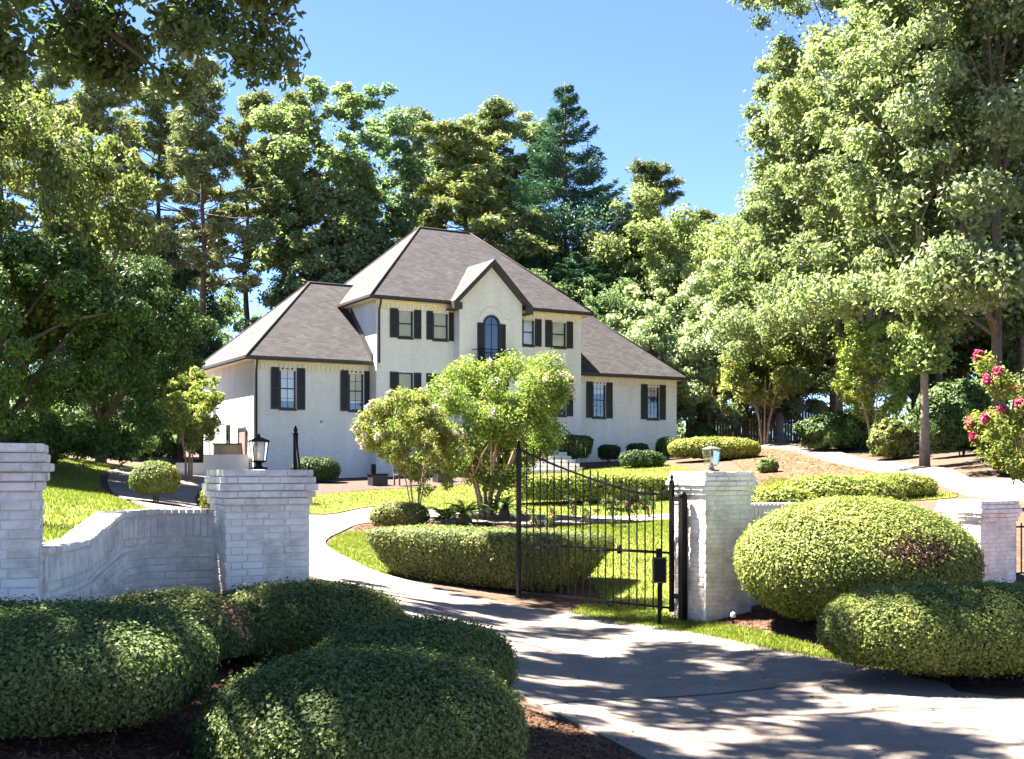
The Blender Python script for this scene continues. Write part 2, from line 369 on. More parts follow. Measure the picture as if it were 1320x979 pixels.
def patch(name, poly, mat, off, step=0.5, kind='structure', thick=0.0):
    poly = np.array(poly)
    x0, y0 = poly.min(0); x1, y1 = poly.max(0)
    gx, gy = np.meshgrid(np.arange(x0, x1, step), np.arange(y0, y1, step))
    m = inside(poly, gx.ravel(), gy.ravel())
    pts = np.stack([gx.ravel()[m], gy.ravel()[m]], 1)
    allp = [Vector(p) for p in poly] + [Vector(p) for p in pts]
    nb = len(poly)
    v, e, f, *_r = delaunay_2d_cdt(allp, [(i, (i + 1) % nb) for i in range(nb)], [], 1, 1e-4)
    va = np.array([(p.x, p.y) for p in v]); z = H(va[:, 0], va[:, 1]) + off
    me = bpy.data.meshes.new(name); V3 = [(a, b, c) for (a, b), c in zip(va, z)]
    fs = [tuple(q) for q in f]
    if thick:
        b0 = len(V3); zb = H(poly[:, 0], poly[:, 1]) + off
        V3 += [(a, b, c) for (a, b), c in zip(poly, zb)] + [(a, b, c - thick) for (a, b), c in zip(poly, zb)]
        fs += [(b0 + i, b0 + (i + 1) % nb, b0 + nb + (i + 1) % nb, b0 + nb + i) for i in range(nb)]
    me.from_pydata(V3, [], fs)
    for p in me.polygons: p.use_smooth = len(p.vertices) == 3
    me.materials.append(MATS[mat]); me.update()
    o = link(name, me)
    if kind: o['kind'] = kind
    return o

def ground():
    xs = np.unique(np.concatenate([np.arange(-16, 16.01, 0.4), np.arange(-60, 60.1, 2.0), np.array([-900, -400, -200, -110, -80, 80, 110, 200, 400, 900.])]))
    ys = np.unique(np.concatenate([np.arange(2, 40, 0.4), np.arange(-40, 120.1, 2.0), np.array([-300, -120, 150, 220, 400, 1200.])]))
    X, Y = np.meshgrid(xs, ys); Z = H(X, Y)
    V = np.stack([X.ravel(), Y.ravel(), Z.ravel()], 1); nx = len(xs); ny = len(ys)
    i = (np.arange(ny - 1)[:, None] * nx + np.arange(nx - 1)[None]).ravel()
    o = link('ground', mesh_np('ground', V, np.stack([i, i + 1, i + nx + 1, i + nx], 1), 'soil', smooth=True)); o['kind'] = 'structure'
ground()

# driveway outline: pixels where it shows, metres where it is hidden
dr = [hit(*p) for p in [(1320, 906), (1210, 884), (1090, 858), (980, 838), (870, 815), (745, 795), (660, 783), (580, 764), (505, 745), (455, 725), (424, 708), (421, 698), (440, 687), (480, 675)]]
dr += [(-1.5, 31.5), (1.0, 31.0), (3.0, 31.5), (5.5, 31.5), (5.9, 34.0), (3.0, 34.2), (0, 34.2), (-2.5, 36.0)]
dr += [hit(*p) for p in [(480, 656), (400, 666)]]
dr += [(-9.5, 40), (-12.0, 47.5), (-14.6, 53.5), (-16.5, 52.0), (-14.5, 42), (-11.4, 33.5), (-8.4, 27.5)]
dr += [hit(395, 744), (-2.35, 17.0), (-1.2, 13.6), (-0.25, 11.4)] + [hit(*p) for p in [(690, 912), (822, 979)]]
dr += [(1.6, 6.2), (1.9, 2.0), (9.5, 2.0), (9.0, 8.5)]
dr = smooth_poly(dr, 5)
drive = patch('driveway', dr, 'concrete', 0.035, 0.5, thick=0.12)
def strip(name, px_pts, width, off, mat, parent=None):
    c = smooth_poly([hit(*p) if len(p) == 2 else p[1:] for p in px_pts], 8, False)
    t = np.gradient(c, axis=0); t /= np.linalg.norm(t, axis=1)[:, None]; nrm = np.stack([-t[:, 1], t[:, 0]], 1)
    rr = np.random.default_rng(4); wv = width * (0.6 + 0.8 * rr.random(len(c)))[:, None]
    a = c + nrm * wv / 2; b = c - nrm * wv / 2
    V = [(x, y, z) for (x, y), z in zip(a, H(a[:, 0], a[:, 1]) + off)] + [(x, y, z) for (x, y), z in zip(b, H(b[:, 0], b[:, 1]) + off)]
    n = len(c); me = mesh_np(name, V, [(i, i + 1, n + i + 1, n + i) for i in range(n - 1)], mat)
    return link(name, me, parent)
strip('expansion_joint', [(700, 914), (760, 910), (850, 905), (930, 900), (1005, 891)], 0.028, 0.0415, 'joint_tar', drive)
strip('expansion_joint', [(510, 775), (560, 780), (640, 787)], 0.018, 0.0415, 'joint_tar', drive)

# second drive climbing on the right of the house
pY = lambda px, Y: ((px - 660) / F * Y, Y)
d2 = [pY(940, 63), pY(1000, 57), pY(1080, 46), pY(1150, 38), pY(1215, 33), pY(1250, 30), (12.6, 26.5), (14.5, 24.0), (17.5, 26.5), (15.2, 30.5)]
d2 += [pY(1262, 33.2), pY(1240, 34.4), pY(1150, 43), pY(1080, 51), pY(1000, 62), pY(955, 67)]
patch('side_driveway', smooth_poly(d2, 5), 'concrete', 0.075, 0.5, thick=0.16)

# lawns
LAWNS = {}
def lawn(key, pts, off=0.022):
    LAWNS[key] = smooth_poly(pts, 5); patch('lawn', LAWNS[key], 'turf', off, 0.5)
lawn('strip', [hit(*p) for p in [(745, 797), (870, 817), (980, 840), (1095, 860), (1105, 853), (1000, 822), (930, 808), (870, 800), (800, 789), (757, 783)]])
lawn('gate', [hit(*p) for p in [(800, 789), (868, 799)]] + [(2.75, 18.0), (4.2, 20), (5.5, 25), (5.2, 31.2), (1.5, 30.8), (1.1, 26), (1.35, 21.0)])
lawn('left', [(-4.0, 13.2), (-4.4, 11.8), (-4.6, 9), (-9, 8), (-15, 14), (-20, 30), (-20, 44), (-17, 52), (-14.8, 42), (-11.7, 33.5), (-8.7, 27.5), (-6, 22), (-4.3, 18.5)])
lawn('front', [hit(*p) for p in [(400, 663), (480, 654)]] + [(-2.5, 36.5), (0, 34.8), (5.8, 34.6), (7.5, 42), (6.5, 51.5), (1.5, 49.3)] + [hit(*p) for p in [(600, 626), (480, 633), (400, 639)]] + [(-9.6, 41.5)])
lawn('wedge', [hit(*p) for p in [(428, 709), (458, 727), (502, 745), (500, 712), (490, 690), (455, 687), (428, 697)]])
lawn('bank', [hit(*p) for p in [(975, 645), (1100, 650), (1200, 645), (1235, 640), (1200, 634), (1100, 624), (1010, 618), (985, 622)]])
# mulch beds (pine straw)
BEDS = {}
def bed(key, pts, off=0.012, mat='mulch'):
    BEDS[key] = smooth_poly(pts, 5); patch('mulch_bed', BEDS[key], mat, off, 0.5)
bed('near', [(0.05, 10.3), (-0.6, 11.6), (-1.6, 12.6), (-3.0, 11.6), (-3.4, 9.0), (-3.4, 6.5), (-1.5, 4.5), (0.6, 5.5), (0.95, 8.4)])
bed('right', [(2.6, 16.0), (3.6, 15.0), (4.4, 12.9), (4.0, 11.9), (5.2, 11.4), (7, 10.8), (8.5, 12), (8.5, 18), (6.5, 18.0), (3.2, 16.6)])
bed('house', [hit(*p) for p in [(395, 638), (480, 632), (600, 625)]] + [(1.5, 49.5), (5, 52), (8.5, 56.5), (9.3, 61.0), (5, 60), (0, 54.5), (-5, 52), (-11.2, 49.6)], 0.012, 'bark_mulch')
bed('ring', [(-9.55 + 0.75 * math.cos(a), 31.0 + 0.75 * math.sin(a)) for a in np.arange(0, 6.28, 0.6)], 0.05)
bed('slope', [hit(*p) for p in [(985, 624), (1010, 620), (1100, 626), (1200, 636), (1205, 632), (1130, 611), (1040, 590), (960, 580), (940, 590)]], 0.030, 'straw_slope')
bed('island', [(-3.5, 27.0), (-4.0, 31), (-2, 33.2), (2, 33.6), (1.2, 30), (0.8, 25.5), (0.5, 22), (-1.8, 23.2)])

# ------------------------------------------------------------------ leaves
def leaf_arrays(C, N, L, rng, aspect=0.5, fold=0.12, axis=None, tri=False):
    n = len(C); N = N / (np.linalg.norm(N, axis=1)[:, None] + 1e-9)
    A = rng.normal(size=(n, 3)) if axis is None else axis
    A = A - N * (A * N).sum(1)[:, None]; A /= (np.linalg.norm(A, axis=1)[:, None] + 1e-9)
    S = np.cross(N, A); L = np.asarray(L).reshape(-1, 1) * np.ones((n, 1)); Wd = L * aspect
    if tri:   # one face per leaf for far crowns
        V = np.stack([C - A * L * .5 - S * Wd * .25, C + S * Wd * .75 + N * L * fold, C + A * L * .5 - S * Wd * .35], 1).reshape(-1, 3)
        return V, np.arange(3 * n).reshape(-1, 3)
    V = np.stack([C - A * L * .5, C + S * Wd * .5 + N * L * fold - A * L * .06, C + A * L * .5, C - S * Wd * .5 + N * L * fold - A * L * .06], 1).reshape(-1, 3)
    return V, np.arange(4 * n).reshape(-1, 4)

def unit(rng, n):
    d = rng.normal(size=(n, 3)); return d / np.linalg.norm(d, axis=1)[:, None]

def crown_leaves(clumps, rc, per, L, rng, up=0.5, out=0.6, rnd=0.8, flat=0.75, center=None, aspect=0.5, shell=0.5, tri=False):
    """leaves round each clump centre"""
    k = len(clumps); rc = np.asarray(rc) * np.ones(k); per = np.asarray(per) * np.ones(k, int)
    idx = np.repeat(np.arange(k), per.astype(int)); n = len(idx)
    d = unit(rng, n); r = (shell + (1 - shell) * rng.random(n)) * rng.random(n) ** 0.25
    off = d * r[:, None] * rc[idx][:, None]; off[:, 2] *= flat
    C = clumps[idx] + off
    cen = np.mean(clumps, 0) if center is None else np.array(center)
    o = C - cen; o /= np.linalg.norm(o, axis=1)[:, None] + 1e-9
    N = d * 0.6 + o * out + np.array([0, 0, up]) + rng.normal(size=(n, 3)) * rnd
    Ls = L * (0.6 + 0.8 * rng.random(n))
    return leaf_arrays(C, N, Ls, rng, aspect, tri=tri)

def lobes(rng, k=9, amp=0.3):
    D = unit(rng, k); A = amp * (0.4 + rng.random(k))
    return lambda d: 1 + (np.maximum(0, d @ D.T) ** 6 * A).sum(1) - amp * 0.45

def ell_clumps(rng, n, c, r, inner=0.35, lob=None, droop=0.0):
    d = unit(rng, n); lob = lob or lobes(rng)
    q = inner + (1 - inner) * rng.random(n) ** 0.45
    return np.array(c) + d * np.array(r) * (q * lob(d))[:, None]

def limb(rng, mb, a, b, r0, r1, n=5, sag=0.12, sides=6):
    a = np.array(a, float); b = np.array(b, float); L = np.linalg.norm(b - a); j = rng.normal(size=3) * L * 0.10
    pts = []; rs = []
    for t in np.linspace(0, 1, n):
        p = a + (b - a) * t + j * math.sin(t * math.pi) + np.array([0, 0, sag * L * math.sin(t * math.pi)])
        pts.append(p); rs.append(r0 + (r1 - r0) * t ** 0.8)
    mb.tube(pts, rs, sides)
    return pts

PROTO = {}
def broad(key, seed, h, R_, zb, nclump=150, nleaf=36000, L=0.30, leaf='leaf_broad', bark='bark', tr=0.28, rcf=0.2, inner=0.35, lean=0.0, trunk_top=0.72, limbs=12, flat=0.75, amp=0.35):
    rng = np.random.default_rng(seed); cz = (h + zb) / 2
    cl = ell_clumps(rng, nclump, (lean, 0, cz), (R_, R_, (h - zb) / 2 * 0.92), inner, lobes(rng, 10, amp)); cl[:, 2] = np.maximum(cl[:, 2], zb + .25 * rng.random(nclump) * (h - zb) * .3)
    rc = R_ * rcf * np.clip(np.exp(rng.normal(size=nclump) * 0.38) * 0.95, .4, 2.0)
    w_ = rc ** 2; nst = int(nleaf * 0.07); nleaf -= nst; per = np.maximum(20, (nleaf * w_ / w_.sum())).astype(int)
    V, Q = crown_leaves(cl, rc, per, L, rng, center=(lean, 0, cz - (h - zb) * 0.15), flat=flat, tri=True, aspect=.6)
    a_ = cl[rng.integers(nclump, size=nst)]; o_ = rng.integers(nclump, size=(nst, 6)); dd = np.linalg.norm(cl[o_] - a_[:, None], axis=2); b_ = cl[o_[np.arange(nst), dd.argmin(1)]]
    Cs = a_ + (b_ - a_) * rng.random(nst)[:, None] + rng.normal(size=(nst, 3)) * R_ * .06
    V2, Q2 = leaf_arrays(Cs, rng.normal(size=(nst, 3)) + np.array([0, 0, .6]), L * (.6 + .8 * rng.random(nst)), rng, .6, tri=True)
    V = np.concatenate([V, V2]); Q = np.concatenate([Q, Q2 + len(V) - len(V2)])
    cm = mesh_np('crown', V, Q, leaf)
    mb = MB(); top = zb + (h - zb) * trunk_top
    pts = [np.array([lean * (t ** 2) + rng.normal() * 0.05 * t, rng.normal() * 0.05 * t, -0.3 + (top + 0.3) * t]) for t in np.linspace(0, 1, 9)]
    rs = [tr * (1.35 if i == 0 else 1 - 0.75 * i / 8) for i in range(9)]
    mb.tube(pts, rs, 10)
    order = rng.permutation(nclump)[:limbs]
    for i in order:
        e = cl[i]; t = np.clip((e[2] - np.linalg.norm(e[:2] - np.array([lean, 0])) * 0.9 - 0.3) / top, 0.3, 0.97)
        k = min(int(t * 8), 8); limb(rng, mb, pts[k], e, rs[k] * 0.55, 0.03)
    PROTO[key] = (mb.mesh('trunk', bark), cm)

def pine(key, seed, h, R_, zb, nbr=46, nleaf=26000, L=0.5, tr=0.25, leaf='leaf_pine'):
    rng = np.random.default_rng(seed); mb = MB()
    pts = [np.array([rng.normal() * 0.06, rng.normal() * 0.06, -0.3 + (h + 0.1) * t]) for t in np.linspace(0, 1, 10)]
    rs = [tr * (1 - 0.85 * i / 9) for i in range(10)]; mb.tube(pts, rs, 9)
    cl = []; rc = []
    for b in range(nbr):
        t = (b + rng.random()) / nbr; z = zb + (h - zb) * t
        prof = (0.55 + 0.65 * math.sin(min(1, t * 1.25 + 0.15) * math.pi) ** 0.8) * (1 - 0.45 * t) * (0.6 + 0.5 * rng.random())
        a = rng.random() * 6.283; ln = max(0.5, R_ * prof)
        e = np.array([math.cos(a) * ln, math.sin(a) * ln, z + ln * (0.12 + 0.35 * t)])
        s = np.array([0, 0, z]); limb(rng, mb, s, e, 0.07 * (1.2 - t), 0.02, 4, 0.02, 5)
        for q in range(rng.integers(4, 8)):
            f = 0.40 + 0.62 * rng.random(); c = s + (e - s) * f + rng.normal(size=3) * np.array([.35, .35, .15]) * R_ * 0.3
            cl.append(c); rc.append(R_ * (0.09 + 0.11 * rng.random()))
    cl.append(np.array([0, 0, h])); rc.append(R_ * 0.2)
    cl = np.array(cl); rc = np.array(rc); w_ = rc ** 2; per = np.maximum(15, nleaf * w_ / w_.sum()).astype(int)
    V, Q = crown_leaves(cl, rc, per, L, rng, up=0.3, out=0.2, rnd=1.0, flat=0.75, center=(0, 0, h * 0.7), aspect=0.24, shell=0.1, tri=True)
    PROTO[key] = (mb.mesh('trunk', 'bark_pine'), mesh_np('crown', V, Q, leaf))

def spruce(key, seed, h, R_, zb, nl=26, nleaf=30000, L=0.42):
    rng = np.random.default_rng(seed); mb = MB(); mb.tube([(0, 0, -0.3), (0, 0, h * 0.5), (0, 0, h)], [0.3, 0.17, 0.02], 9)
    C = []
    for i in range(nl):
        t = (i + 0.5) / nl; z = zb + (h - zb) * t; r = R_ * (1 - t) ** 0.8 * (0.85 + 0.3 * rng.random()) + 0.25
        nb = int(9 - 4 * t)
        for b in range(nb):
            a = rng.random() * 6.283; ln = r * (0.7 + 0.4 * rng.random()); dip = 0.10 + 0.15 * rng.random()
            e = np.array([math.cos(a) * ln, math.sin(a) * ln, z - ln * dip + 0.15 * ln])
            if i % 2 == 0: limb(rng, mb, (0, 0, z), e, 0.05, 0.012, 3, 0.0, 4)
            n = int(nleaf / (nl * 7) * (0.4 + ln / R_ * 1.2)); f = 0.15 + 0.85 * rng.random(n) ** 0.7
            wid = 0.30 * ln * (1 - 0.6 * f)
            s = np.array([-math.sin(a), math.cos(a), 0])
            p = np.array([0, 0, z]) + (e - np.array([0, 0, z])) * f[:, None] + s * (rng.normal(size=n) * wid)[:, None] - np.array([0, 0, 1.]) * (np.abs(rng.normal(size=n)) * 0.16)[:, None]
            p[:, 2] += -0.12 * ln * np.sin(f * 3.14) + 0.18 * ln * f ** 3
            C.append(p)
    C = np.concatenate(C); n = len(C)
    N = np.array([0, 0, 0.9]) + rng.normal(size=(n, 3)) * 0.6; ax = C * np.array([1, 1, 0]) + rng.normal(size=(n, 3)) * 0.4
    V, Q = leaf_arrays(C, N, L * (0.6 + 0.7 * rng.random(n)), rng, 0.26, axis=ax)
    PROTO[key] = (mb.mesh('trunk', 'bark_pine'), mesh_np('crown', V, Q, 'leaf_spruce'))

def plant_tree(key, name, label, px, Y, hscale=1.0, wscale=1.0, rz=0.0, color=(1, 1, 1), group=None, dz=0.0, x=None):
    X = (px - 660) / F * Y if x is None else x
    t = thing(name, label, 'tree', (X, Y, h1(X, Y) - 0.05 + dz), rz, group, (wscale, wscale, hscale))
    tm, cm = PROTO[key]
    link('trunk', tm, t); c = link('crown', cm, t); c.color = (*color, 1)
    return t

# ------------------------------------------------------------------ painted brick masonry
def brick_mesh(name, lx, lz, d=0.05, c=0.005):
    """front face at y=0, body going back to y=+d, chamfered front edges"""
    def rect(hx, hz, y): return [(-hx, y, -hz), (hx, y, -hz), (hx, y, hz), (-hx, y, hz)]
    vs = rect(lx / 2, lz / 2, d) + rect(lx / 2, lz / 2, c) + rect(lx / 2 - c, lz / 2 - c, 0)
    fs = [(8, 9, 10, 11)]
    for b in (0, 4):
        for i in range(4): fs.append((b + i, b + (i + 1) % 4, b + 4 + (i + 1) % 4, b + 4 + i))
    me = bpy.data.meshes.new(name); me.from_pydata(vs, [], fs); me.materials.append(MATS['brick_paint']); me.update()
    return me
CH, BL, J = 0.0677, 0.203, 0.010
BRICK = brick_mesh('brick', BL - J, CH - J)
SOLD = brick_mesh('brick', CH - J, BL - J)
brng = np.random.default_rng(5)
def put_brick(parent, me, x, y, z, ang, sx=1.0, tilt=0.0, ln=BL, jit=0.003):
    o = bpy.data.objects.new('brick', me); COL.objects.link(o); o.parent = parent
    n = Vector((math.sin(ang), -math.cos(ang), 0)); k = brng.normal() * jit
    o.location = (x + n.x * k, y + n.y * k, z + brng.normal() * 0.0012)
    o.rotation_euler = (brng.normal() * 0.006, tilt + brng.normal() * 0.004, ang)
    if sx != 1.0: o.scale = (sx, 1, 1)
    return o

def pillar(name, label, loc, th, z0, ztop, faces, group):
    """square brick pier: faces lists the sides (front,right,back,left) built brick by brick; the others are one joined part"""
    t = thing(name, label, 'gate pillar', (loc[0], loc[1], 0), R(th), group)
    S = 0.405; d = 0.05
    ncap = 5; nsh = int(round((ztop - z0) / CH)) - ncap; zb = ztop - (nsh + ncap) * CH
    offs = [0] * nsh + [0.025, 0.047, 0.070, 0.050, 0.032]
    core = MB(); core.box(-S + 0.007, S - 0.007, -S + 0.007, S - 0.007, zb - 0.3, ztop - 5 * CH)
    for i in range(ncap):
        o = offs[nsh + i] - 0.008; core.box(-S - o, S + o, -S - o, S + o, zb + (nsh + i) * CH + 0.001, zb + (nsh + i + 1) * CH - 0.004)
    core.build('mortar_core', 'mortar_paint', t)
    rest = MB(); rv = [v.co.copy() for v in BRICK.vertices]; rf = [tuple(p.vertices) for p in BRICK.polygons]
    for c in range(nsh + ncap):
        z = zb + (c + 0.5) * CH; o = offs[c]; hw = S + o
        for fi, a in enumerate((0, math.pi / 2, math.pi, -math.pi / 2)):
            full = (c + fi) % 2 == 0
            a0, a1 = (-hw, hw) if full else (-hw + d, hw - d)
            edges = [a0]; p = a0 + (BL if full else BL * 0.5 - (d - J) * 0.0)
            while p < a1 - 0.05: edges.append(p); p += BL
            edges.append(a1)
            for e0, e1 in zip(edges[:-1], edges[1:]):
                m = (e0 + e1) / 2; sx = max(0.05, (e1 - e0 - J)) / (BL - J)
                x = m * math.cos(a) + hw * math.sin(a); y = m * math.sin(a) - hw * math.cos(a)
                if fi in faces: put_brick(t, BRICK, x, y, z, a, sx)
                else:
                    M = Matrix.Translation((x, y, z)) @ Matrix.Rotation(a, 4, 'Z') @ Matrix.Diagonal((sx, 1, 1, 1))
                    rest.faces([M @ v for v in rv], rf)
    r = rest.build('brickwork', 'brick_paint', t); r['kind'] = 'stuff'
    return t

PG = 'white brick entrance pillars'
pA = pillar('brick_pillar', 'white painted brick gate pillar with lantern, joined to the stepped garden wall', (-2.50, 11.49), 25, 0.35, 2.17, (0, 3), PG)
pR = pillar('brick_pillar', 'sunlit white brick gate pillar carrying the black gate hinges, beside the big mounded bush', (2.89, 16.85), 27, -0.02, 2.15, (0, 3), PG)
pB = pillar('brick_pillar', 'white painted brick pillar without lantern at the low end of the stepped wall', (-3.83, 8.39), 20, 0.75, 2.35, (0, 1), PG)
pC = pillar('brick_pillar', 'lower white brick pillar beyond the mounded bush, at the far driveway gate', (7.57, 18.9), 27, 0.25, 1.69, (0, 3), PG)

def garden_wall(name, label, path, tops, base, ledge, thick=0.24, rows=9, side=1):
    """wall following a plan path; side=+1 puts the bricks on the right-hand side of the path; tops = height at each path point"""
    t = thing(name, label, 'garden wall', (0, 0, 0))
    path = np.array(path, float); c = smooth_poly(path, 10, False)
    tt = np.interp(np.linspace(0, len(tops) - 1, len(c)), np.arange(len(tops)), tops)
    s = np.concatenate([[0], np.cumsum(np.linalg.norm(np.diff(c, axis=0), axis=1))])
    L = s[-1]
    def at(q):
        x = np.interp(q, s, c[:, 0]); y = np.interp(q, s, c[:, 1]); z = np.interp(q, s, tt)
        e = 0.04; dx = np.interp(q + e, s, c[:, 0]) - np.interp(q - e, s, c[:, 0]); dy = np.interp(q + e, s, c[:, 1]) - np.interp(q - e, s, c[:, 1])
        dz = np.interp(q + e, s, tt) - np.interp(q - e, s, tt); n = math.hypot(dx, dy) + 1e-9
        return x, y, z, dx / n, dy / n, dz / n
    core = MB(); secs = []
    for q in np.linspace(0, L, 60):
        x, y, z, tx, ty, sl = at(q); nx, ny = ty * side, -tx * side
        top = z - 0.006
        secs.append([(x - nx * 0.012, y - ny * 0.012, top), (x + nx * 0.03, y + ny * 0.03, top - ledge), (x + nx * 0.03, y + ny * 0.03, base - 0.4),
                     (x - nx * thick, y - ny * thick, base - 0.4), (x - nx * thick, y - ny * thick, top)])
        secs[-1].insert(1, (x - nx * 0.012, y - ny * 0.012, top - ledge))
    n6 = 6; vs = [p for q in secs for p in q]; fs = []
    for i in range(len(secs) - 1):
        for k in range(n6): fs.append((i * n6 + k, i * n6 + (k + 1) % n6, (i + 1) * n6 + (k + 1) % n6, (i + 1) * n6 + k))
    fs += [tuple(range(n6)), tuple((len(secs) - 1) * n6 + k for k in range(n6))]
    core.faces(vs, fs); core.build('mortar_core', 'mortar_paint', t)
    ang_of = lambda tx, ty: math.atan2(ty * side, tx * side)
    # rowlock coping seen on the top edge + soldier course on the face
    nS = int(L / CH)
    cop = brick_mesh('brick', CH - J, 0.05, thick + 0.03)
    for i in range(nS):
        q = (i + 0.5) * L / nS; x, y, z, tx, ty, sl = at(q); nx, ny = ty * side, -tx * side; a = ang_of(tx, ty)
        put_brick(t, SOLD, x, y, z - BL / 2 - 0.03, a, tilt=-math.atan(sl) * side)
        put_brick(t, cop, x + nx * 0.018, y + ny * 0.018, z + 0.012, a, tilt=-math.atan(sl) * side)
    nB = int(L / BL)
    rest = MB(); rv = [v.co.copy() for v in BRICK.vertices]; rf = [tuple(p.vertices) for p in BRICK.polygons]
    for r in range(rows):
        dz = BL + 0.03 + (r + 0.5) * CH; o = 0.042 if dz > ledge else 0.0
        for i in range(nB + 1):
            q = (i + (0.5 if r % 2 else 0.0)) * BL
            if q > L: continue
            x, y, z, tx, ty, sl = at(q); nx, ny = ty * side, -tx * side
            put_brick(t, BRICK, x + nx * o, y + ny * o, z - dz, ang_of(tx, ty), tilt=-math.atan(sl) * side)
    return t
garden_wall('brick_garden_wall', 'white painted brick wall stepping down in a curve between two pillars, soldier course on top',
            [(-2.80, 11.52), (-3.20, 11.45), (-3.52, 11.30), (-3.66, 10.95), (-3.66, 10.10), (-3.57, 9.5), (-3.50, 8.75)],
            [1.74, 1.74, 1.74, 1.73, 1.53, 1.53, 1.54], 0.5, 0.34, rows=8, side=-1)
garden_wall('brick_garden_wall', 'low white brick wall running behind the mounded bush between sunlit pillars',
            [(3.27, 17.05), (4.3, 17.5), (5.3, 17.95), (6.2, 18.35), (7.2, 18.75)], [1.64, 1.64, 1.55, 1.32, 1.30], 0.1, 0.34, rows=8, side=1)

# ------------------------------------------------------------------ lanterns
def lantern(label, x, y, z, s, th, fm='black_iron'):
    t = thing('pillar_lantern', label, 'lantern', (x, y, z), R(th), 'lanterns on the gate pillars', (s, s, s))
    b = MB(); b.box(-0.07, 0.07, -0.07, 0.07, 0, 0.02); b.lathe([(0.05, 0.02), (0.03, 0.035), (0.028, 0.06), (0.075, 0.075), (0.075, 0.085)]); b.build('base', fm, t)
    for sx in (-1, 1):
        for sy in (-1, 1):
            p = MB(); p.tube([(sx * 0.058, sy * 0.058, 0.085), (sx * 0.078, sy * 0.078, 0.27)], 0.006, 6); p.build('corner_post', fm, t)
    for k in range(4):
        M = Matrix.Rotation(k * math.pi / 2, 4, 'Z'); g = MB()
        g.poly([M @ Vector(q) for q in [(-0.055, -0.060, 0.088), (0.055, -0.060, 0.088), (0.075, -0.079, 0.268), (-0.075, -0.079, 0.268)]])
        g.build('glass_pane', 'glass', t)
    r = MB(); r.box(-0.088, 0.088, -0.088, 0.088, 0.27, 0.282); r.faces([(-0.09, -0.09, 0.283), (0.09, -0.09, 0.283), (0.09, 0.09, 0.283), (-0.09, 0.09, 0.283), (0, 0, 0.325)], [(0, 1, 4), (1, 2, 4), (2, 3, 4), (3, 0, 4)])
    rr = r.build('roof', fm, t); f = MB(); f.lathe([(0.012, 0.318), (0.016, 0.335), (0.004, 0.352)], n=8); f.build('finial', fm, rr)
    c = MB(); c.lathe([(0.02, 0.085), (0.02, 0.17), (0.004, 0.19)], n=10); c.build('candle', 'candle', t)
lantern('black framed glass lantern on the pillar by the stepped wall', -2.50, 11.49, 2.172, 1.0, 25)
lantern('pale framed glass lantern on the sunlit pillar holding the gate', 2.89, 16.85, 2.152, 1.15, 27, 'verdigris')

# ------------------------------------------------------------------ iron gates
def gate_leaf(label, hinge, latch, zoff, full=True):
    L = math.hypot(latch[0] - hinge[0], latch[1] - hinge[1]); a = math.atan2(latch[1] - hinge[1], latch[0] - hinge[0])
    t = thing('iron_gate', label, 'gate', (hinge[0], hinge[1], zoff), a, 'iron driveway gates')
    rail = lambda s: 1.80 + (0.70 * max(0.0, (s - 0.55) / (L - 0.55)) ** 1.25 if s > 0.55 else 0.0)
    def post(x, r, z0, z1, nm_):
        m = MB(); m.box(x - r, x + r, -r, r, z0, z1); o = m.build(nm_, 'black_iron', t)
        f = MB(); f.lathe([(r * 1.25, z1), (r * 1.25, z1 + 0.02), (r * 0.6, z1 + 0.03), (r * 1.0, z1 + 0.06), (r * 0.25, z1 + 0.12)], x, 0, 10); f.build('finial', 'black_iron', o)
    post(0.03, 0.028, 0.10, 1.98, 'hinge_post'); post(L - 0.03, 0.030, 0.06, 2.52, 'latch_post')
    n = 19
    for i in range(n):
        x = 0.06 + (L - 0.12) * (i + 1) / (n + 1); zt = rail(x) + 0.12
        m = MB(); m.box(x - 0.008, x + 0.008, -0.008, 0.008, 0.10, zt)
        m.faces([(x - 0.013, -0.010, zt - 0.03), (x + 0.013, -0.010, zt - 0.03), (x + 0.013, 0.010, zt - 0.03), (x - 0.013, 0.010, zt - 0.03), (x, 0, zt + 0.055)], [(0, 1, 4), (1, 2, 4), (2, 3, 4), (3, 0, 4), (3, 2, 1, 0)])
        m.build('picket', 'black_iron', t)
    for z in (0.155, 0.95):
        m = MB(); m.box(0.06, L - 0.06, -0.012, 0.012, z - 0.016, z + 0.016); m.build('rail', 'black_iron', t)
    m = MB(); xs = np.linspace(0.06, L - 0.06, 16)
    for x0, x1 in zip(xs[:-1], xs[1:]):
        m.faces([(x0, -.012, rail(x0) - .016), (x1, -.012, rail(x1) - .016), (x1, -.012, rail(x1) + .016), (x0, -.012, rail(x0) + .016),
                 (x0, .012, rail(x0) - .016), (x1, .012, rail(x1) - .016), (x1, .012, rail(x1) + .016), (x0, .012, rail(x0) + .016)],
                [(0, 1, 2, 3), (5, 4, 7, 6), (3, 2, 6, 7), (1, 0, 4, 5)])
    m.build('top_rail', 'black_iron', t)
    return t
HR = (2.33, 16.80)
gate_leaf('open black iron gate of thin pickets with sweeping top, hinged on the sunlit pillar', HR, (0.09, 19.1), 0.02)
gate_leaf('open black iron gate seen edge-on behind the pillar by the stepped wall', (-2.17, 12.2), (-2.79, 15.0), 0.10)
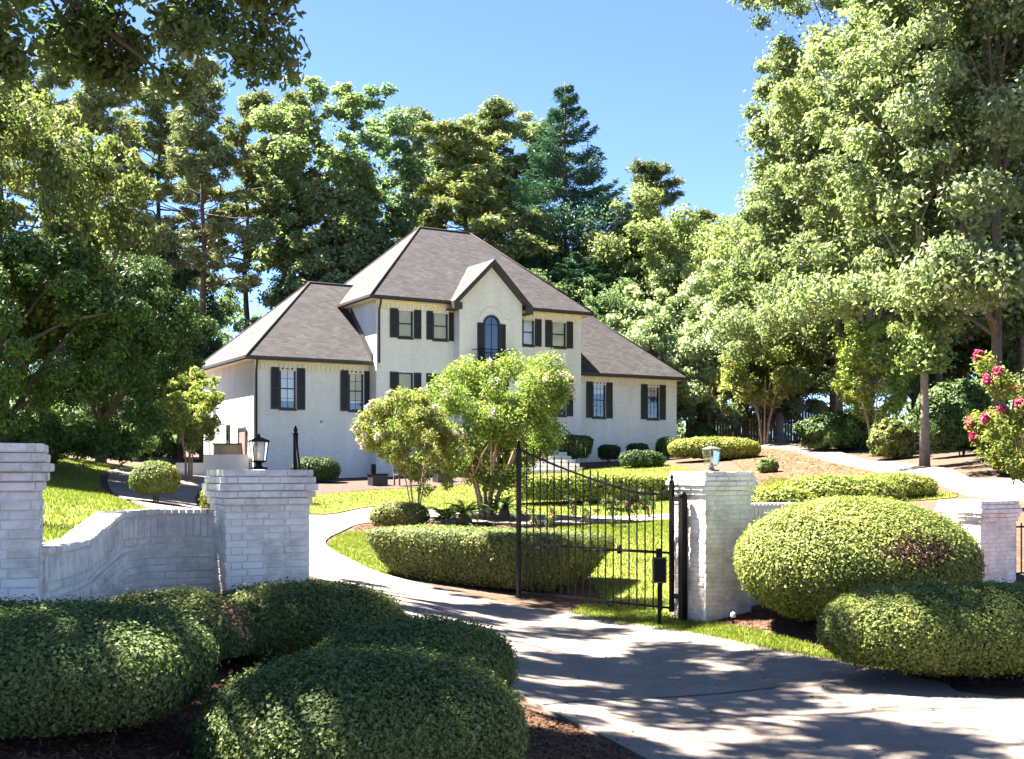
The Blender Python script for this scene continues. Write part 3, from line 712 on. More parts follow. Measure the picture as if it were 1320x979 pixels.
# hinge column and brackets on the sunlit pillar
t = thing('gate_mount', 'thick black hinge column bolted beside the sunlit pillar', 'gate post', (2.44, 16.62, 0), R(27))
m = MB(); m.box(-0.045, 0.045, -0.05, 0.05, -0.05, 1.78); col_ = m.build('column', 'black_iron', t)
m = MB(); m.lathe([(0.05, 1.78), (0.065, 1.80), (0.03, 1.86)], 0.0, 0.0, 10); m.build('cap', 'black_iron', col_)
for z in (0.32, 1.72):
    m = MB(); m.box(-0.035, 0.0, 0.045, 0.21, z, z + 0.07); m.build('hinge_bracket', 'black_iron', t)
# gate opener: box on post and folding arm
ox, oy = (850 - 660) / F * 16.4, 16.4; og = h1(ox, oy)
t = thing('gate_opener', 'black gate opener box on a short stake beside the gate with folding arm', 'gate opener', (ox, oy, og))
m = MB(); m.box(-0.095, 0.095, -0.05, 0.05, 0.62, 0.98); hb = m.build('control_box', 'dark_bronze', t)
m = MB(); m.box(-0.08, 0.08, -0.056, -0.0505, 0.64, 0.96); m.build('cover', 'black_iron', hb)
m = MB(); m.box(-0.025, 0.025, -0.025, 0.025, -0.1, 0.62); m.build('stake', 'black_iron', t)
m = MB(); m.tube([(-0.02, 0.05, 1.05), (-0.45, 1.2, 1.00)], 0.022, 8); m.tube([(-0.45, 1.2, 1.00), (-0.95, 1.7, 0.96)], 0.016, 8); m.tube([(-.45, 1.2, .95), (-.45, 1.2, 1.08)], .04, 8); m.box(-.04, .04, -.03, .08, .98, 1.1); m.build('arm', 'black_iron', t)
# far gate beside the low pillar
t = thing('iron_gate', 'black iron gate end with few pickets beside the lower far pillar', 'gate', (8.02, 19.05, 0.3), R(27), 'iron driveway gates')
m = MB(); m.box(0.0, 0.06, -0.03, 0.03, 0, 1.05); m.lathe([(.04, 1.05), (.055, 1.1), (.02, 1.2)], .03, 0, 8); m.build('hinge_post', 'black_iron', t)
for i in range(8):
    x = 0.18 + 0.14 * i; m = MB(); m.box(x - 0.009, x + 0.009, -0.009, 0.009, 0.05, 1.0); m.build('picket', 'black_iron', t)
for z in (0.15, 0.92):
    m = MB(); m.box(0.06, 1.3, -0.012, 0.012, z, z + 0.03); m.build('rail', 'black_iron', t)
# small path light
px_, py_ = (945 - 660) / F * 16.0, 16.0
t = thing('path_light', 'small white headed spike light in the mulch by the sunlit pillar', 'garden light', (px_, py_, h1(px_, py_)))
m = MB(); m.tube([(0, 0, -0.05), (0, 0, 0.09)], 0.018, 8); m.build('spike', 'black_iron', t)
m = MB(); m.lathe([(0.03, 0.09), (0.038, 0.11), (0.034, 0.15), (0.012, 0.165)], n=10); m.build('head', 'plastic_white', t)

# ------------------------------------------------------------------ the house
HX, HY, AL = -11.1, 50.0, R(30)
house = thing('brick_house', 'two storey white painted brick house with black shutters and hipped shingle roofs', 'house', (HX, HY, 0), AL)
def upx(px, v):
    q = (px - 660) / F
    return (q * (HY + math.cos(AL) * v) - HX + math.sin(AL) * v) / (math.cos(AL) - math.sin(AL) * q)
def zpy(py, u, v): return CAMZ + (HZ - py) / F * (HY + math.sin(AL) * u + math.cos(AL) * v)

def wall(name, u0, u1, v, z0, z1, ops, v_back, depth=0.14, gable=None, mat='house_brick'):
    """front wall with real openings plus the two side walls and the back, one mesh"""
    us = sorted(set([u0, u1] + [o[0] for o in ops] + [o[1] for o in ops])); zs = sorted(set([z0, z1] + [o[2] for o in ops] + [o[3] for o in ops]))
    V = []; Fc = []; UV = []
    def quad(p, uv):
        b = len(V); V.extend(p); Fc.append(tuple(range(b, b + len(p)))); UV.extend(uv)
    for a, b in zip(us[:-1], us[1:]):
        for c, d in zip(zs[:-1], zs[1:]):
            mu, mz = (a + b) / 2, (c + d) / 2
            if any(o[0] < mu < o[1] and o[2] < mz < o[3] for o in ops): continue
            quad([(a, v, c), (b, v, c), (b, v, d), (a, v, d)], [(a, c), (b, c), (b, d), (a, d)])
    if gable: quad([(u0, v, z1), (u1, v, z1), ((u0 + u1) / 2, v, gable)], [(u0, z1), (u1, z1), ((u0 + u1) / 2, gable)])
    for (a, b, c, d) in [o[:4] for o in ops]:
        w2 = v + depth
        quad([(a, v, c), (a, w2, c), (a, w2, d), (a, v, d)], [(0, c), (depth, c), (depth, d), (0, d)])
        quad([(b, v, c), (b, v, d), (b, w2, d), (b, w2, c)], [(0, c), (0, d), (depth, d), (depth, c)])
        quad([(a, v, c), (b, v, c), (b, w2, c), (a, w2, c)], [(a, 0), (b, 0), (b, depth), (a, depth)])
        quad([(a, v, d), (a, w2, d), (b, w2, d), (b, v, d)], [(a, 0), (a, depth), (b, depth), (b, 0)])
    quad([(u0, v_back, z0), (u0, v, z0), (u0, v, z1), (u0, v_back, z1)], [(v_back, z0), (v, z0), (v, z1), (v_back, z1)])
    quad([(u1, v, z0), (u1, v_back, z0), (u1, v_back, z1), (u1, v, z1)], [(v, z0), (v_back, z0), (v_back, z1), (v, z1)])
    quad([(u1, v_back, z0), (u0, v_back, z0), (u0, v_back, z1), (u1, v_back, z1)], [(u1, z0), (u0, z0), (u0, z1), (u1, z1)])
    me = bpy.data.meshes.new(name); me.from_pydata(V, [], Fc); ul = me.uv_layers.new(); ul.data.foreach_set('uv', np.array(UV, np.float32).ravel())
    me.materials.append(MATS[mat]); me.update()
    return link(name, me, house)

def shutter(u0, u1, z0, z1, v):
    m = MB(); m.box(u0, u1, v - 0.045, v - 0.004, z0, z1)
    e = 0.05
    for (a, b, c, d) in [(u0, u0 + e, z0, z1), (u1 - e, u1, z0, z1), (u0 + e, u1 - e, z0, z0 + e * 1.3), (u0 + e, u1 - e, z1 - e, z1), (u0 + e, u1 - e, (z0 + z1) / 2 - .03, (z0 + z1) / 2 + .03)]:
        m.box(a, b, v - 0.062, v - 0.0455, c, d)
    z = z0 + 0.10
    while z < z1 - 0.1:
        m.faces([(u0 + e, v - .0465, z), (u1 - e, v - .0465, z), (u1 - e, v - .060, z + .012), (u0 + e, v - .060, z + .012), (u1 - e, v - .0465, z + .05), (u0 + e, v - .0465, z + .05)], [(0, 1, 2, 3), (3, 2, 4, 5)])
        z += 0.065
    m.build('shutter', 'black_paint', house)

def window(u0, u1, z0, z1, v, cols=2, rows=2, blind=0.75, sill=True):
    fw = 0.055; d = v + 0.05
    m = MB()
    for (a, b, c, e) in [(u0, u0 + fw, z0, z1), (u1 - fw, u1, z0, z1), (u0 + fw, u1 - fw, z0, z0 + fw * 1.3), (u0 + fw, u1 - fw, z1 - fw, z1)]:
        m.box(a, b, v - 0.02, d + 0.05, c, e)
    wn = m.build('window', 'black_paint', house)
    zm = (z0 + z1) / 2
    m = MB(); m.box(u0 + fw, u1 - fw, v + 0.02, v + 0.05, zm - 0.025, zm + 0.025); m.build('meeting_rail', 'black_paint', wn)
    for (c, e, vv) in [(z0 + fw * 1.3, zm - 0.025, v + 0.035), (zm + 0.025, z1 - fw, v + 0.03)]:
        g = MB(); g.poly([(u0 + fw, vv, c), (u1 - fw, vv, c), (u1 - fw, vv, e), (u0 + fw, vv, e)]); g.build('pane', 'glass', wn)
        if cols > 1:
            mm = MB()
            for k in range(1, cols):
                x = u0 + fw + (u1 - u0 - 2 * fw) * k / cols; mm.box(x - 0.009, x + 0.009, vv - 0.012, vv - 0.002, c, e)
            for k in range(1, rows):
                x = c + (e - c) * k / rows; mm.box(u0 + fw, u1 - fw, vv - 0.0125, vv - 0.0025, x - 0.009, x + 0.009)
            mm.build('muntin', 'black_paint', wn)
    bl = MB(); zb_ = z1 - (z1 - z0) * blind; bl.poly([(u0, v + 0.075, zb_), (u1, v + 0.075, zb_), (u1, v + 0.075, z1), (u0, v + 0.075, z1)]); bl.build('blind', 'blind', wn)
    rm = MB(); rm.box(u0 - .1, u1 + .1, v + 0.142, v + 0.5, z0 - .1, z1 + .1); rm.build('room_behind', 'dark_room', wn)
    if sill:
        s = MB(); s.box(u0 - 0.03, u1 + 0.03, v - 0.07, v + 0.0, z0 - 0.07, z0 - 0.002); s.build('sill', 'black_paint', wn)

def hip_roof(name, u0, u1, v0, v1, ze, sl, ov=0.42, hipL=True, hipR=True, gut=True):
    a, b, c, d = u0 - (ov if hipL else 0), u1 + (ov if hipR else 0), v0 - ov, v1 + ov
    hh = (d - c) / 2; rz_ = ze + hh * sl; vm = (c + d) / 2
    rl = a + hh if hipL else a; rr = b - hh if hipR else b
    if rr < rl: rl = rr = (rl + rr) / 2
    polys = [[(a, c, ze), (b, c, ze), (rr, vm, rz_), (rl, vm, rz_)], [(b, d, ze), (a, d, ze), (rl, vm, rz_), (rr, vm, rz_)]]
    if hipL: polys.append([(a, d, ze), (a, c, ze), (rl, vm, rz_)])
    if hipR: polys.append([(b, c, ze), (b, d, ze), (rr, vm, rz_)])
    V = []; Fc = []; UV = []; k = math.sqrt(1 + sl * sl)
    for p in polys:
        o = Vector(p[0]); ex = (Vector(p[1]) - o).normalized(); b0 = len(V); V += p; Fc.append(tuple(range(b0, b0 + len(p))))
        for q in p:
            w_ = Vector(q) - o; UV.append((w_.dot(ex), (q[2] - ze) / sl * k))
    me = bpy.data.meshes.new(name); me.from_pydata(V, [], Fc); ul = me.uv_layers.new(); ul.data.foreach_set('uv', np.array(UV, np.float32).ravel())
    me.materials.append(MATS['shingle']); me.update(); ro = link(name, me, house)
    m = MB()   # ridge and hip caps
    ca = [((rl, vm, rz_), (rr, vm, rz_))] if rr > rl + .1 else []
    if hipL: ca += [((a, c, ze), (rl, vm, rz_)), ((a, d, ze), (rl, vm, rz_))]
    if hipR: ca += [((b, c, ze), (rr, vm, rz_)), ((b, d, ze), (rr, vm, rz_))]
    for p, q in ca: m.tube([p, q], 0.045, 6)
    m.build('ridge_cap', 'shingle', ro)
    # soffit and fascia
    m = MB(); m.poly([(a, c, ze - 0.16), (a, d, ze - 0.16), (b, d, ze - 0.16), (b, c, ze - 0.16)]); m.build('soffit', 'bounce_cream_brick', ro)
    m = MB()
    m.box(a, b, c - 0.02, c, ze - 0.17, ze - 0.005); m.box(a, b, d, d + 0.02, ze - 0.17, ze - 0.005)
    if hipL: m.box(a - 0.02, a, c, d, ze - 0.17, ze - 0.005)
    if hipR: m.box(b, b + 0.02, c, d, ze - 0.17, ze - 0.005)
    m.build('fascia', 'dark_bronze', ro)
    if gut:
        m = MB(); m.box(a - .02, b + .02, c - 0.12, c - 0.022, ze - 0.12, ze - 0.01)
        if hipL: m.box(a - 0.12, a - 0.022, c - .12, d, ze - 0.125, ze - 0.015)
        m.build('gutter', 'dark_bronze', ro)
    return rz_

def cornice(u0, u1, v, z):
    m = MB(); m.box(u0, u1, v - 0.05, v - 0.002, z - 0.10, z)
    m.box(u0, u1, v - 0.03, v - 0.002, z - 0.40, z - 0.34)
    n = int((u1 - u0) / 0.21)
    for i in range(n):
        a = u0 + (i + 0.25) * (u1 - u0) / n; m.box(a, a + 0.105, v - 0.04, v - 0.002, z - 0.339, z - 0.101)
    m.build('dentil_course', 'bounce_cream_brick', house)

V_W, V_M, V_B = 0.0, -0.8, -1.4
UM0, UM1, UE = 5.35, 16.29, 22.85
ZE_W, ZE_M = 7.1, 9.98
WZ = (4.87, 6.66); MZ = (4.87, 6.62); TZ = (8.20, 9.48)
def wspec(v, gl, gr, sl_, sr_, z): return (upx(gl, v), upx(gr, v), z[0], z[1], upx(sl_, v) if sl_ else None, upx(sr_, v) if sr_ else None)
left_w = [wspec(V_W, 360.5, 381, 349, 393, WZ), wspec(V_W, 449.5, 468, 438.5, 480.0, WZ)]
right_w = [wspec(V_W, 764, 780, 755.5, 789, WZ), wspec(V_W, 834, 849, 826, 857.5, WZ)]
main_w = []
for z in (TZ, MZ):
    main_w += [wspec(V_M, 513, 532, 502.5, 542.5, z), wspec(V_M, 558, 577, 549.5, 587, z), wspec(V_M, 673.5, 688, 665, 697.5, z), wspec(V_M, 711, 729, 702.5, 738, z)]
wall('wall', 0, UM0 + 0.02, V_W, 0.6, ZE_W + 0.1, [q[:4] for q in left_w], 7.9)
wall('wall', UM0, UM1, V_M, 0.6, ZE_M + 0.05, [q[:4] for q in main_w], 7.3)
wall('wall', UM1 - 0.02, UE, V_W, 0.6, ZE_W + 0.1, [q[:4] for q in right_w], 7.9)
BU0, BU1 = 9.22, 12.56; BUM = (BU0 + BU1) / 2
wall('wall', BU0, BU1, V_B, 0.6, 10.05, [(BUM - 0.95, BUM + 0.95, 4.2, 6.75)], V_M + 0.1, gable=11.70)
for v, lst, cols in ((V_W, left_w, 2), (V_M, main_w, 1), (V_W, right_w, 3)):
    for q in lst:
        two = q[3] > 7
        window(q[0], q[1], q[2], q[3], v, cols, 2 if cols < 3 else 3, blind=(0.95 if two else 0.8) if cols < 3 else 0.35)
        for (a, b) in ((q[4], q[0]), (q[1], q[5])):
            if a is not None and b is not None:
                a2, b2 = (a, b - 0.02) if b == q[0] else (a + 0.05, b)
                if not (BU0 - 0.05 < (a2 + b2) / 2 < BU1 + 0.05): shutter(a2, b2, q[2] - 0.02, q[3] + 0.02, v)
hip_roof('roof', 0, UM0 + 1.5, V_W, 7.94, ZE_W, 0.925, hipR=False)
hip_roof('roof', UM0, UM1, V_M, 7.34, ZE_M, 0.945)
hip_roof('roof', UM1 - 1.5, UE, V_W, 7.94, ZE_W, 0.925, hipL=False)
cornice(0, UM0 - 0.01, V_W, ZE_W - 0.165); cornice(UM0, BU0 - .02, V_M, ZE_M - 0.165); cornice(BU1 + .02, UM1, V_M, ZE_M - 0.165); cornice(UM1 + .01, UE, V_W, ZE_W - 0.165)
# entry gable roof
gz, ge, gf, gb = 12.02, 0.42, V_B - 0.30, 1.15
gl, gr = BU0 - ge, BU1 + ge; zg = 9.93
V = [(gl, gf, zg), (BUM, gf, gz), (BUM, gb, gz), (gl, gb, zg), (gr, gf, zg), (gr, gb, zg)]
me = bpy.data.meshes.new('roof'); me.from_pydata(V, [], [(0, 1, 2, 3), (1, 4, 5, 2)])
ul = me.uv_layers.new(); ul.data.foreach_set('uv', np.array([(0, 0), (0, 2.9), (2.9, 2.9), (2.9, 0), (0, 2.9), (0, 0), (2.9, 0), (2.9, 2.9)], np.float32).ravel()); me.materials.append(MATS['shingle']); me.update()
gro = link('roof', me, house); gro['label'] = 'small steep gable roof over the entry bay'
for s_, u_ in ((1, gl), (-1, gr)):
    m = MB()
    m.faces([(u_, gf - .03, zg - .30), (u_, gf - .03, zg - 0.005), (BUM, gf - .03, gz - 0.005), (BUM, gf - .03, gz - .28), (u_, V_B - .003, zg - .30), (u_, V_B - .003, zg - 0.01), (BUM, V_B - .003, gz - 0.01), (BUM, V_B - .003, gz - .28)],
            [(0, 1, 2, 3), (4, 7, 6, 5), (0, 3, 7, 4), (1, 5, 6, 2), (0, 4, 5, 1)])
    m.build('rake_board', 'dark_bronze', gro)
    m = MB(); a, b = sorted((u_, u_ + s_ * (ge - 0.004))); m.box(a, b, gf - 0.028, V_M - .05, zg - 0.36, zg - 0.30); m.box(a, b, gf - .028, gf + .02, zg - .30, zg - .05); m.build('eave_return', 'dark_bronze', gro)
# step flashing where the main wall meets the wing roofs
for u_, s_ in ((UM0, -1), (UM1, 1)):
    m = MB(); a, b = sorted((u_ + s_ * 0.004, u_ + s_ * 0.05))
    z_ = lambda v: ZE_W + 0.925 * (v + 0.42)
    m.faces([(a, -.42, z_(-.42)), (b, -.42, z_(-.42)), (b, 2.1, z_(2.1)), (a, 2.1, z_(2.1)), (a, -.42, z_(-.42) + .38), (b, -.42, z_(-.42) + .38), (b, 2.1, z_(2.1) + .38), (a, 2.1, z_(2.1) + .38)],
            [(0, 1, 5, 4), (1, 2, 6, 5), (2, 3, 7, 6), (3, 0, 4, 7), (4, 5, 6, 7)]); m.build('wall_flashing', 'dark_bronze', house)
# arched window, its side shutters and the iron balcony
ua0, ua1 = upx(622.5, V_B), upx(644, V_B); um = (ua0 + ua1) / 2; ra = (ua1 - ua0) / 2; zs0 = zpy(465, um, V_B); zt = zpy(406.5, um, V_B) - ra
def arch(r, z0, zc, v, n=14): return [(um - r, v, z0), (um + r, v, z0)] + [(um + r * math.cos(math.pi * k / n), v, zc + r * math.sin(math.pi * k / n)) for k in range(n + 1)]
fr = MB(); o_, i_ = arch(ra, zs0, zt, V_B - 0.06), arch(ra - 0.09, zs0 + 0.1, zt, V_B - 0.06); ob, ib = arch(ra, zs0, zt, V_B - .003), arch(ra - .09, zs0 + .1, zt, V_B - .003)
n = len(o_); fr.faces(o_ + i_ + ob + ib, [(k, (k + 1) % n, n + (k + 1) % n, n + k) for k in range(n)] + [(k, 2 * n + k, 2 * n + (k + 1) % n, (k + 1) % n) for k in range(n)] + [(n + k, n + (k + 1) % n, 3 * n + (k + 1) % n, 3 * n + k) for k in range(n)])
aw = fr.build('window', 'black_paint', house); aw['label'] = 'tall arched window above the entry'
g = MB(); g.poly(arch(ra - 0.09, zs0 + 0.1, zt, V_B - 0.012)); g.build('pane', 'glass_dark', aw)
g = MB(); g.box(um - .012, um + .012, V_B - .03, V_B - .014, zs0 + .1, zt + ra - .09); g.box(um - ra + .09, um + ra - .09, V_B - .0305, V_B - .0145, zt - .015, zt + .015); g.build('muntin', 'black_paint', aw)
for a, b in ((ua0 - 0.30, ua0 - 0.01), (ua1 + 0.01, ua1 + 0.30)): shutter(a, b, zs0, zt + 0.05, V_B)
hm = MB(); nh = 14
pts = [(um - 1.0, zt + 0.28), (um - .62, zt + 0.28)] + [(um + 0.62 * math.cos(math.pi - math.pi * k / nh), zt + .2 + 0.62 * math.sin(math.pi - math.pi * k / nh)) for k in range(2, nh - 1)] + [(um + .62, zt + .28), (um + 1.0, zt + .28)]
hm.tube([(a, V_B - 0.01, b) for a, b in pts], 0.03, 6); hm.build('hood_mould', 'white_trim', house)
bz = zs0
bl = thing_part = None
m = MB(); m.box(um - 1.05, um + 1.05, V_B - 0.75, V_B - 0.003, bz - 0.14, bz - 0.02)
m.faces([(um - .95, V_B - .65, bz - .141), (um + .95, V_B - .65, bz - .141), (um + .7, V_B - .004, bz - .60), (um - .7, V_B - .004, bz - .60), (um + .95, V_B - .004, bz - .141), (um - .95, V_B - .004, bz - .141)], [(0, 1, 2, 3), (1, 4, 2), (0, 3, 5)])
bal = m.build('balcony', 'black_iron', house)
m = MB(); m.tube([(um - 1.0, V_B - .02, bz + .45), (um - 1.0, V_B - .70, bz + .45), (um + 1.0, V_B - .70, bz + .45), (um + 1.0, V_B - .02, bz + .45)], 0.02, 6)
for k in range(19):
    x = um - 1.0 + k * 2.0 / 18; m.tube([(x, V_B - .70, bz - .02), (x, V_B - .70, bz + .45)], 0.010, 5)
m.build('railing', 'black_iron', bal)
# front door, landing and steps
m = MB(); m.box(BUM - 0.93, BUM - 0.01, V_B + 0.05, V_B + 0.1, 4.2, 6.72); d1 = m.build('door', 'black_paint', house); m = MB(); m.lathe([(.03, 5.2), (.03, 5.26)], BUM - .1, V_B + .03, 8); m.build('handle', 'steel_grey', d1)
m = MB(); m.box(BUM + 0.01, BUM + 0.93, V_B + 0.05, V_B + 0.1, 4.2, 6.72); d1 = m.build('door', 'black_paint', house); m = MB(); m.lathe([(.03, 5.2), (.03, 5.26)], BUM + .1, V_B + .03, 8); m.build('handle', 'steel_grey', d1)
m = MB(); m.box(BUM - 1.9, BUM + 1.9, V_B - 1.5, V_B - 0.003, 1.0, 4.18); m.build('landing', 'stone_step', house)
for k in range(12):
    m = MB(); v0_ = V_B - 1.5 - 0.34 * (k + 1); m.box(BUM - 1.7, BUM + 1.7, v0_, v0_ + 0.338, 0.8, 4.18 - 0.168 * (k + 1)); m.build('step', 'stone_step', house)
for s_ in (-1, 1):
    m = MB(); x = BUM + s_ * 1.72; m.tube([(x, V_B - .1, 5.1), (x, V_B - 1.5, 5.1), (x, V_B - 5.5, 3.15)], 0.025, 6)
    for k in range(12):
        vv = V_B - 1.6 - 0.34 * k; zz = 4.18 - .168 * k; m.tube([(x, vv, zz - .2), (x, vv, zz + .88)], 0.011, 5)
    m.build('stair_railing', 'black_iron', house)
# downspouts
for (u_, v_, z1_) in ((0.10, V_W - 0.07, ZE_W), (UM0 + 0.12, V_M - 0.07, ZE_M)):
    m = MB(); zb_ = 1.2 if v_ > -0.5 else ZE_W - .1
    m.tube([(u_ - .1, v_ - .45, z1_ - .14), (u_ - .1, v_ - .40, z1_ - .30), (u_, v_, z1_ - .62), (u_, v_, zb_)], 0.045, 8); m.build('downspout', 'dark_bronze', house)
# left side wall fittings: door with hood, small window, white vent pipe
m = MB(); m.box(-0.05, -0.003, 1.0, 2.0, 1.9, 4.0); sd_ = m.build('door', 'door_wood', house); sd_['label'] = 'brown side door near the house corner'
m = MB(); m.box(-0.09, -0.051, 0.9, 1.0, 1.9, 4.1); m.box(-.09, -.051, 2.0, 2.1, 1.9, 4.1); m.box(-.09, -.051, 1.0, 2.0, 4.0, 4.1); m.build('door_frame', 'dark_bronze', sd_)
m = MB(); m.box(-0.05, -0.003, 3.5, 4.0, 3.2, 4.3); sw = m.build('window', 'black_paint', house); m = MB(); m.poly([(-.052, 3.95, 3.25), (-.052, 3.55, 3.25), (-.052, 3.55, 4.25), (-.052, 3.95, 4.25)]); m.build('pane', 'glass_dark', sw)
m = MB(); m.tube([(-.12, 6.4, 5.6), (-.12, 6.4, 2.0)], 0.07, 8); m.lathe([(.2, 5.6), (.22, 5.8), (.15, 6.0)], -.25, 6.4, 10); m.build('vent_pipe', 'plastic_white', house)
m = MB(); m.tube([(0, -0.03, 0), (0, .0, 0)], .06, 8); m.v = [(a + upx(414, 0), b, c + 4.35) for a, b, c in m.v]; m.build('wall_vent', 'steel_grey', house)

# retaining steps and service enclosure left of the house
sx_, sy_ = (262 - 660) / F * 50, 50.0
t = thing('retaining_wall', 'pale stepped retaining wall beside the left corner of the house', 'retaining wall', (sx_, sy_, 1.4), R(8))
m = MB(); m.box(-1.15, 0.0, 0, 0.3, -.3, 1.12); m.build('low_wall', 'plaster_white', t)
m = MB(); m.box(0.003, 1.9, 0.02, 0.32, -.3, 1.48); m.build('high_wall', 'plaster_white', t)
t = thing('service_enclosure', 'tan panelled service box above the pale retaining wall', 'enclosure', (sx_ + 0.75, sy_ + 1.3, 2.6), R(8))
m = MB(); m.box(-0.6, 0.65, 0, .9, -.6, 0.72); bx_ = m.build('box', 'tan_panel', t)
m = MB(); m.box(-0.66, 0.71, -.06, .96, 0.722, 0.80); m.build('lid', 'dark_bronze', bx_)
for k in range(5):
    m = MB(); m.box(-.56 + .25 * k, -.36 + .25 * k, -.02, -.003, -.4, .66); m.build('panel', 'tan_panel', t)

# ------------------------------------------------------------------ clipped shrubs
def shrub(name, label, x, y, r, rz=0.0, e=2.6, flare=0.0, n=9000, L=0.045, mat='leaf_hedge', color=(1, 1, 1), seed=1, lift=0.0, cut=-0.75, lump=0.04, group=None, cat='shrub', dead=None, zc=None, stem=True, asp=0.55, core_f=0.93):
    rng = np.random.default_rng(seed); rx, ry, rzz = r
    g = h1(x, y) if zc is None else zc
    t = thing(name, label, cat, (x, y, g), R(rz), group)
    D = unit(rng, 14); ph = rng.random(14) * 6.28; fq = 3 + 5 * rng.random(14)
    def surf(d):
        q = (np.abs(d[:, 0] / rx) ** e + np.abs(d[:, 1] / ry) ** e + np.abs(d[:, 2] / rzz) ** e) ** (-1 / e)
        p = d * q[:, None]
        zrel = np.maximum(p[:, 2], cut * rzz)
        p[:, 2] = zrel
        fl = 1 + flare * (p[:, 2] / rzz)
        p[:, 0] *= fl; p[:, 1] *= fl
        lm = sum(np.sin(fq[k] * (d @ D[k]) * 2 + ph[k]) for k in range(14)) / 14
        return p * (1 + lump * 2.2 * lm)[:, None]
    def nrm(p):
        fl = 1 + flare * (p[:, 2] / rzz)
        a = p / np.array([rx, ry, rzz]); N = np.sign(a) * np.abs(a) ** (e - 1) / np.array([rx, ry, rzz])
        N[:, 2] -= flare * 0.8 / rzz
        return N / (np.linalg.norm(N, axis=1)[:, None] + 1e-9)
    # sample in proportion to area
    mu, mv = 80, 48; T, PH = np.meshgrid(np.linspace(0, 2 * np.pi, mu), np.linspace(0.01, np.pi - 0.01, mv))
    dg = np.stack([np.sin(PH) * np.cos(T) * rx, np.sin(PH) * np.sin(T) * ry, np.cos(PH) * rzz], -1).reshape(-1, 3); dg /= np.linalg.norm(dg, axis=1)[:, None]
    pg = surf(dg); q0 = (np.arange(mv - 1)[:, None] * mu + np.arange(mu - 1)[None]).ravel()
    tri = np.concatenate([np.stack([q0, q0 + 1, q0 + mu + 1], 1), np.stack([q0, q0 + mu + 1, q0 + mu], 1)])
    ta = np.linalg.norm(np.cross(pg[tri[:, 1]] - pg[tri[:, 0]], pg[tri[:, 2]] - pg[tri[:, 0]]), axis=1)
    low = pg[tri].mean(1)[:, 2] <= (cut + 0.06) * rzz; ta = np.where(low, ta * 0.25, ta)
    ti = rng.choice(len(tri), n, p=ta / ta.sum()); b1 = rng.random(n); b2 = rng.random(n); fl_ = b1 + b2 > 1; b1[fl_] = 1 - b1[fl_]; b2[fl_] = 1 - b2[fl_]
    A_, B_, C_ = pg[tri[ti, 0]], pg[tri[ti, 1]], pg[tri[ti, 2]]
    p = A_ + (B_ - A_) * b1[:, None] + (C_ - A_) * b2[:, None]; N = nrm(p)
    hz = rzz + lift
    dep = rng.random(n) ** 1.6
    C = p - N * (dep * 0.10 - 0.018 + 0.02 * rng.normal(size=n))[:, None] + rng.normal(size=(n, 3)) * 0.008; C[:, 2] += hz * 1.0
    st_ = rng.random(n) < 0.02; C[st_] += N[st_] * (rng.random(st_.sum()) ** 2 * 0.07)[:, None]
    C[:, 2] = np.maximum(C[:, 2], 0.02)
    Nn = N * 0.9 + rng.normal(size=(n, 3)) * 0.38 + np.array([0, 0, 0.15])
    Ls = L * (0.65 + 0.7 * rng.random(n))
    if dead is not None:
        c0, s0 = np.array(dead[0]), np.array(dead[1]); dist = (((C - c0) / s0) ** 2).sum(1) + rng.normal(size=n) * 0.45
        m_ = dist < 1
    else: m_ = np.zeros(n, bool)
    V, Q = leaf_arrays(C[~m_], Nn[~m_], Ls[~m_] * 1.1, rng, asp * 1.15, tri=True)
    # inner core of twigs
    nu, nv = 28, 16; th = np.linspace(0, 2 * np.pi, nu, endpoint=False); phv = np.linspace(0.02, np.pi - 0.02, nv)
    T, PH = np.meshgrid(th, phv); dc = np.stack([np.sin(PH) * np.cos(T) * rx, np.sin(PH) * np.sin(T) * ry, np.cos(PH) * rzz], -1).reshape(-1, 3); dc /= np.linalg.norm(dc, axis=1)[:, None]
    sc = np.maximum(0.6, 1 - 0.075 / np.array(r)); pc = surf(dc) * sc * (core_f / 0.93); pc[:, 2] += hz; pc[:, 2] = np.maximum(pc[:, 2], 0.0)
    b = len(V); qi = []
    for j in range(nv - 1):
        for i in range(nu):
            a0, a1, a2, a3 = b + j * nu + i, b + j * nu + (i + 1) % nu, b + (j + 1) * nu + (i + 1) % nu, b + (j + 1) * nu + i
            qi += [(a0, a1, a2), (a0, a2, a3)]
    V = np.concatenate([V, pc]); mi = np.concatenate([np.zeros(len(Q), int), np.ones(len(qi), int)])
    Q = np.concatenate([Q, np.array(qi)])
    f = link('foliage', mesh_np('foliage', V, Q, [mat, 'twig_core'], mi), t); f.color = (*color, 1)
    if m_.any():
        V, Q = leaf_arrays(C[m_] - N[m_] * 0.02, Nn[m_], Ls[m_] * 1.1, rng, 0.3)
        link('dead_patch', mesh_np('dead_patch', V, Q, 'leaf_dead'), t)
    if stem:
        mb = MB(); zt_ = hz * 0.9
        for k in range(3):
            a = k * 2.1 + rng.random(); mb.tube([(0.05 * math.cos(a), 0.05 * math.sin(a), -0.15), (0.12 * rx * math.cos(a), .12 * ry * math.sin(a), zt_ * 0.4), (0.3 * rx * math.cos(a), 0.3 * ry * math.sin(a), zt_)], [0.03, 0.022, 0.012], 6)
        mb.build('stem', 'bark', t)
    return t

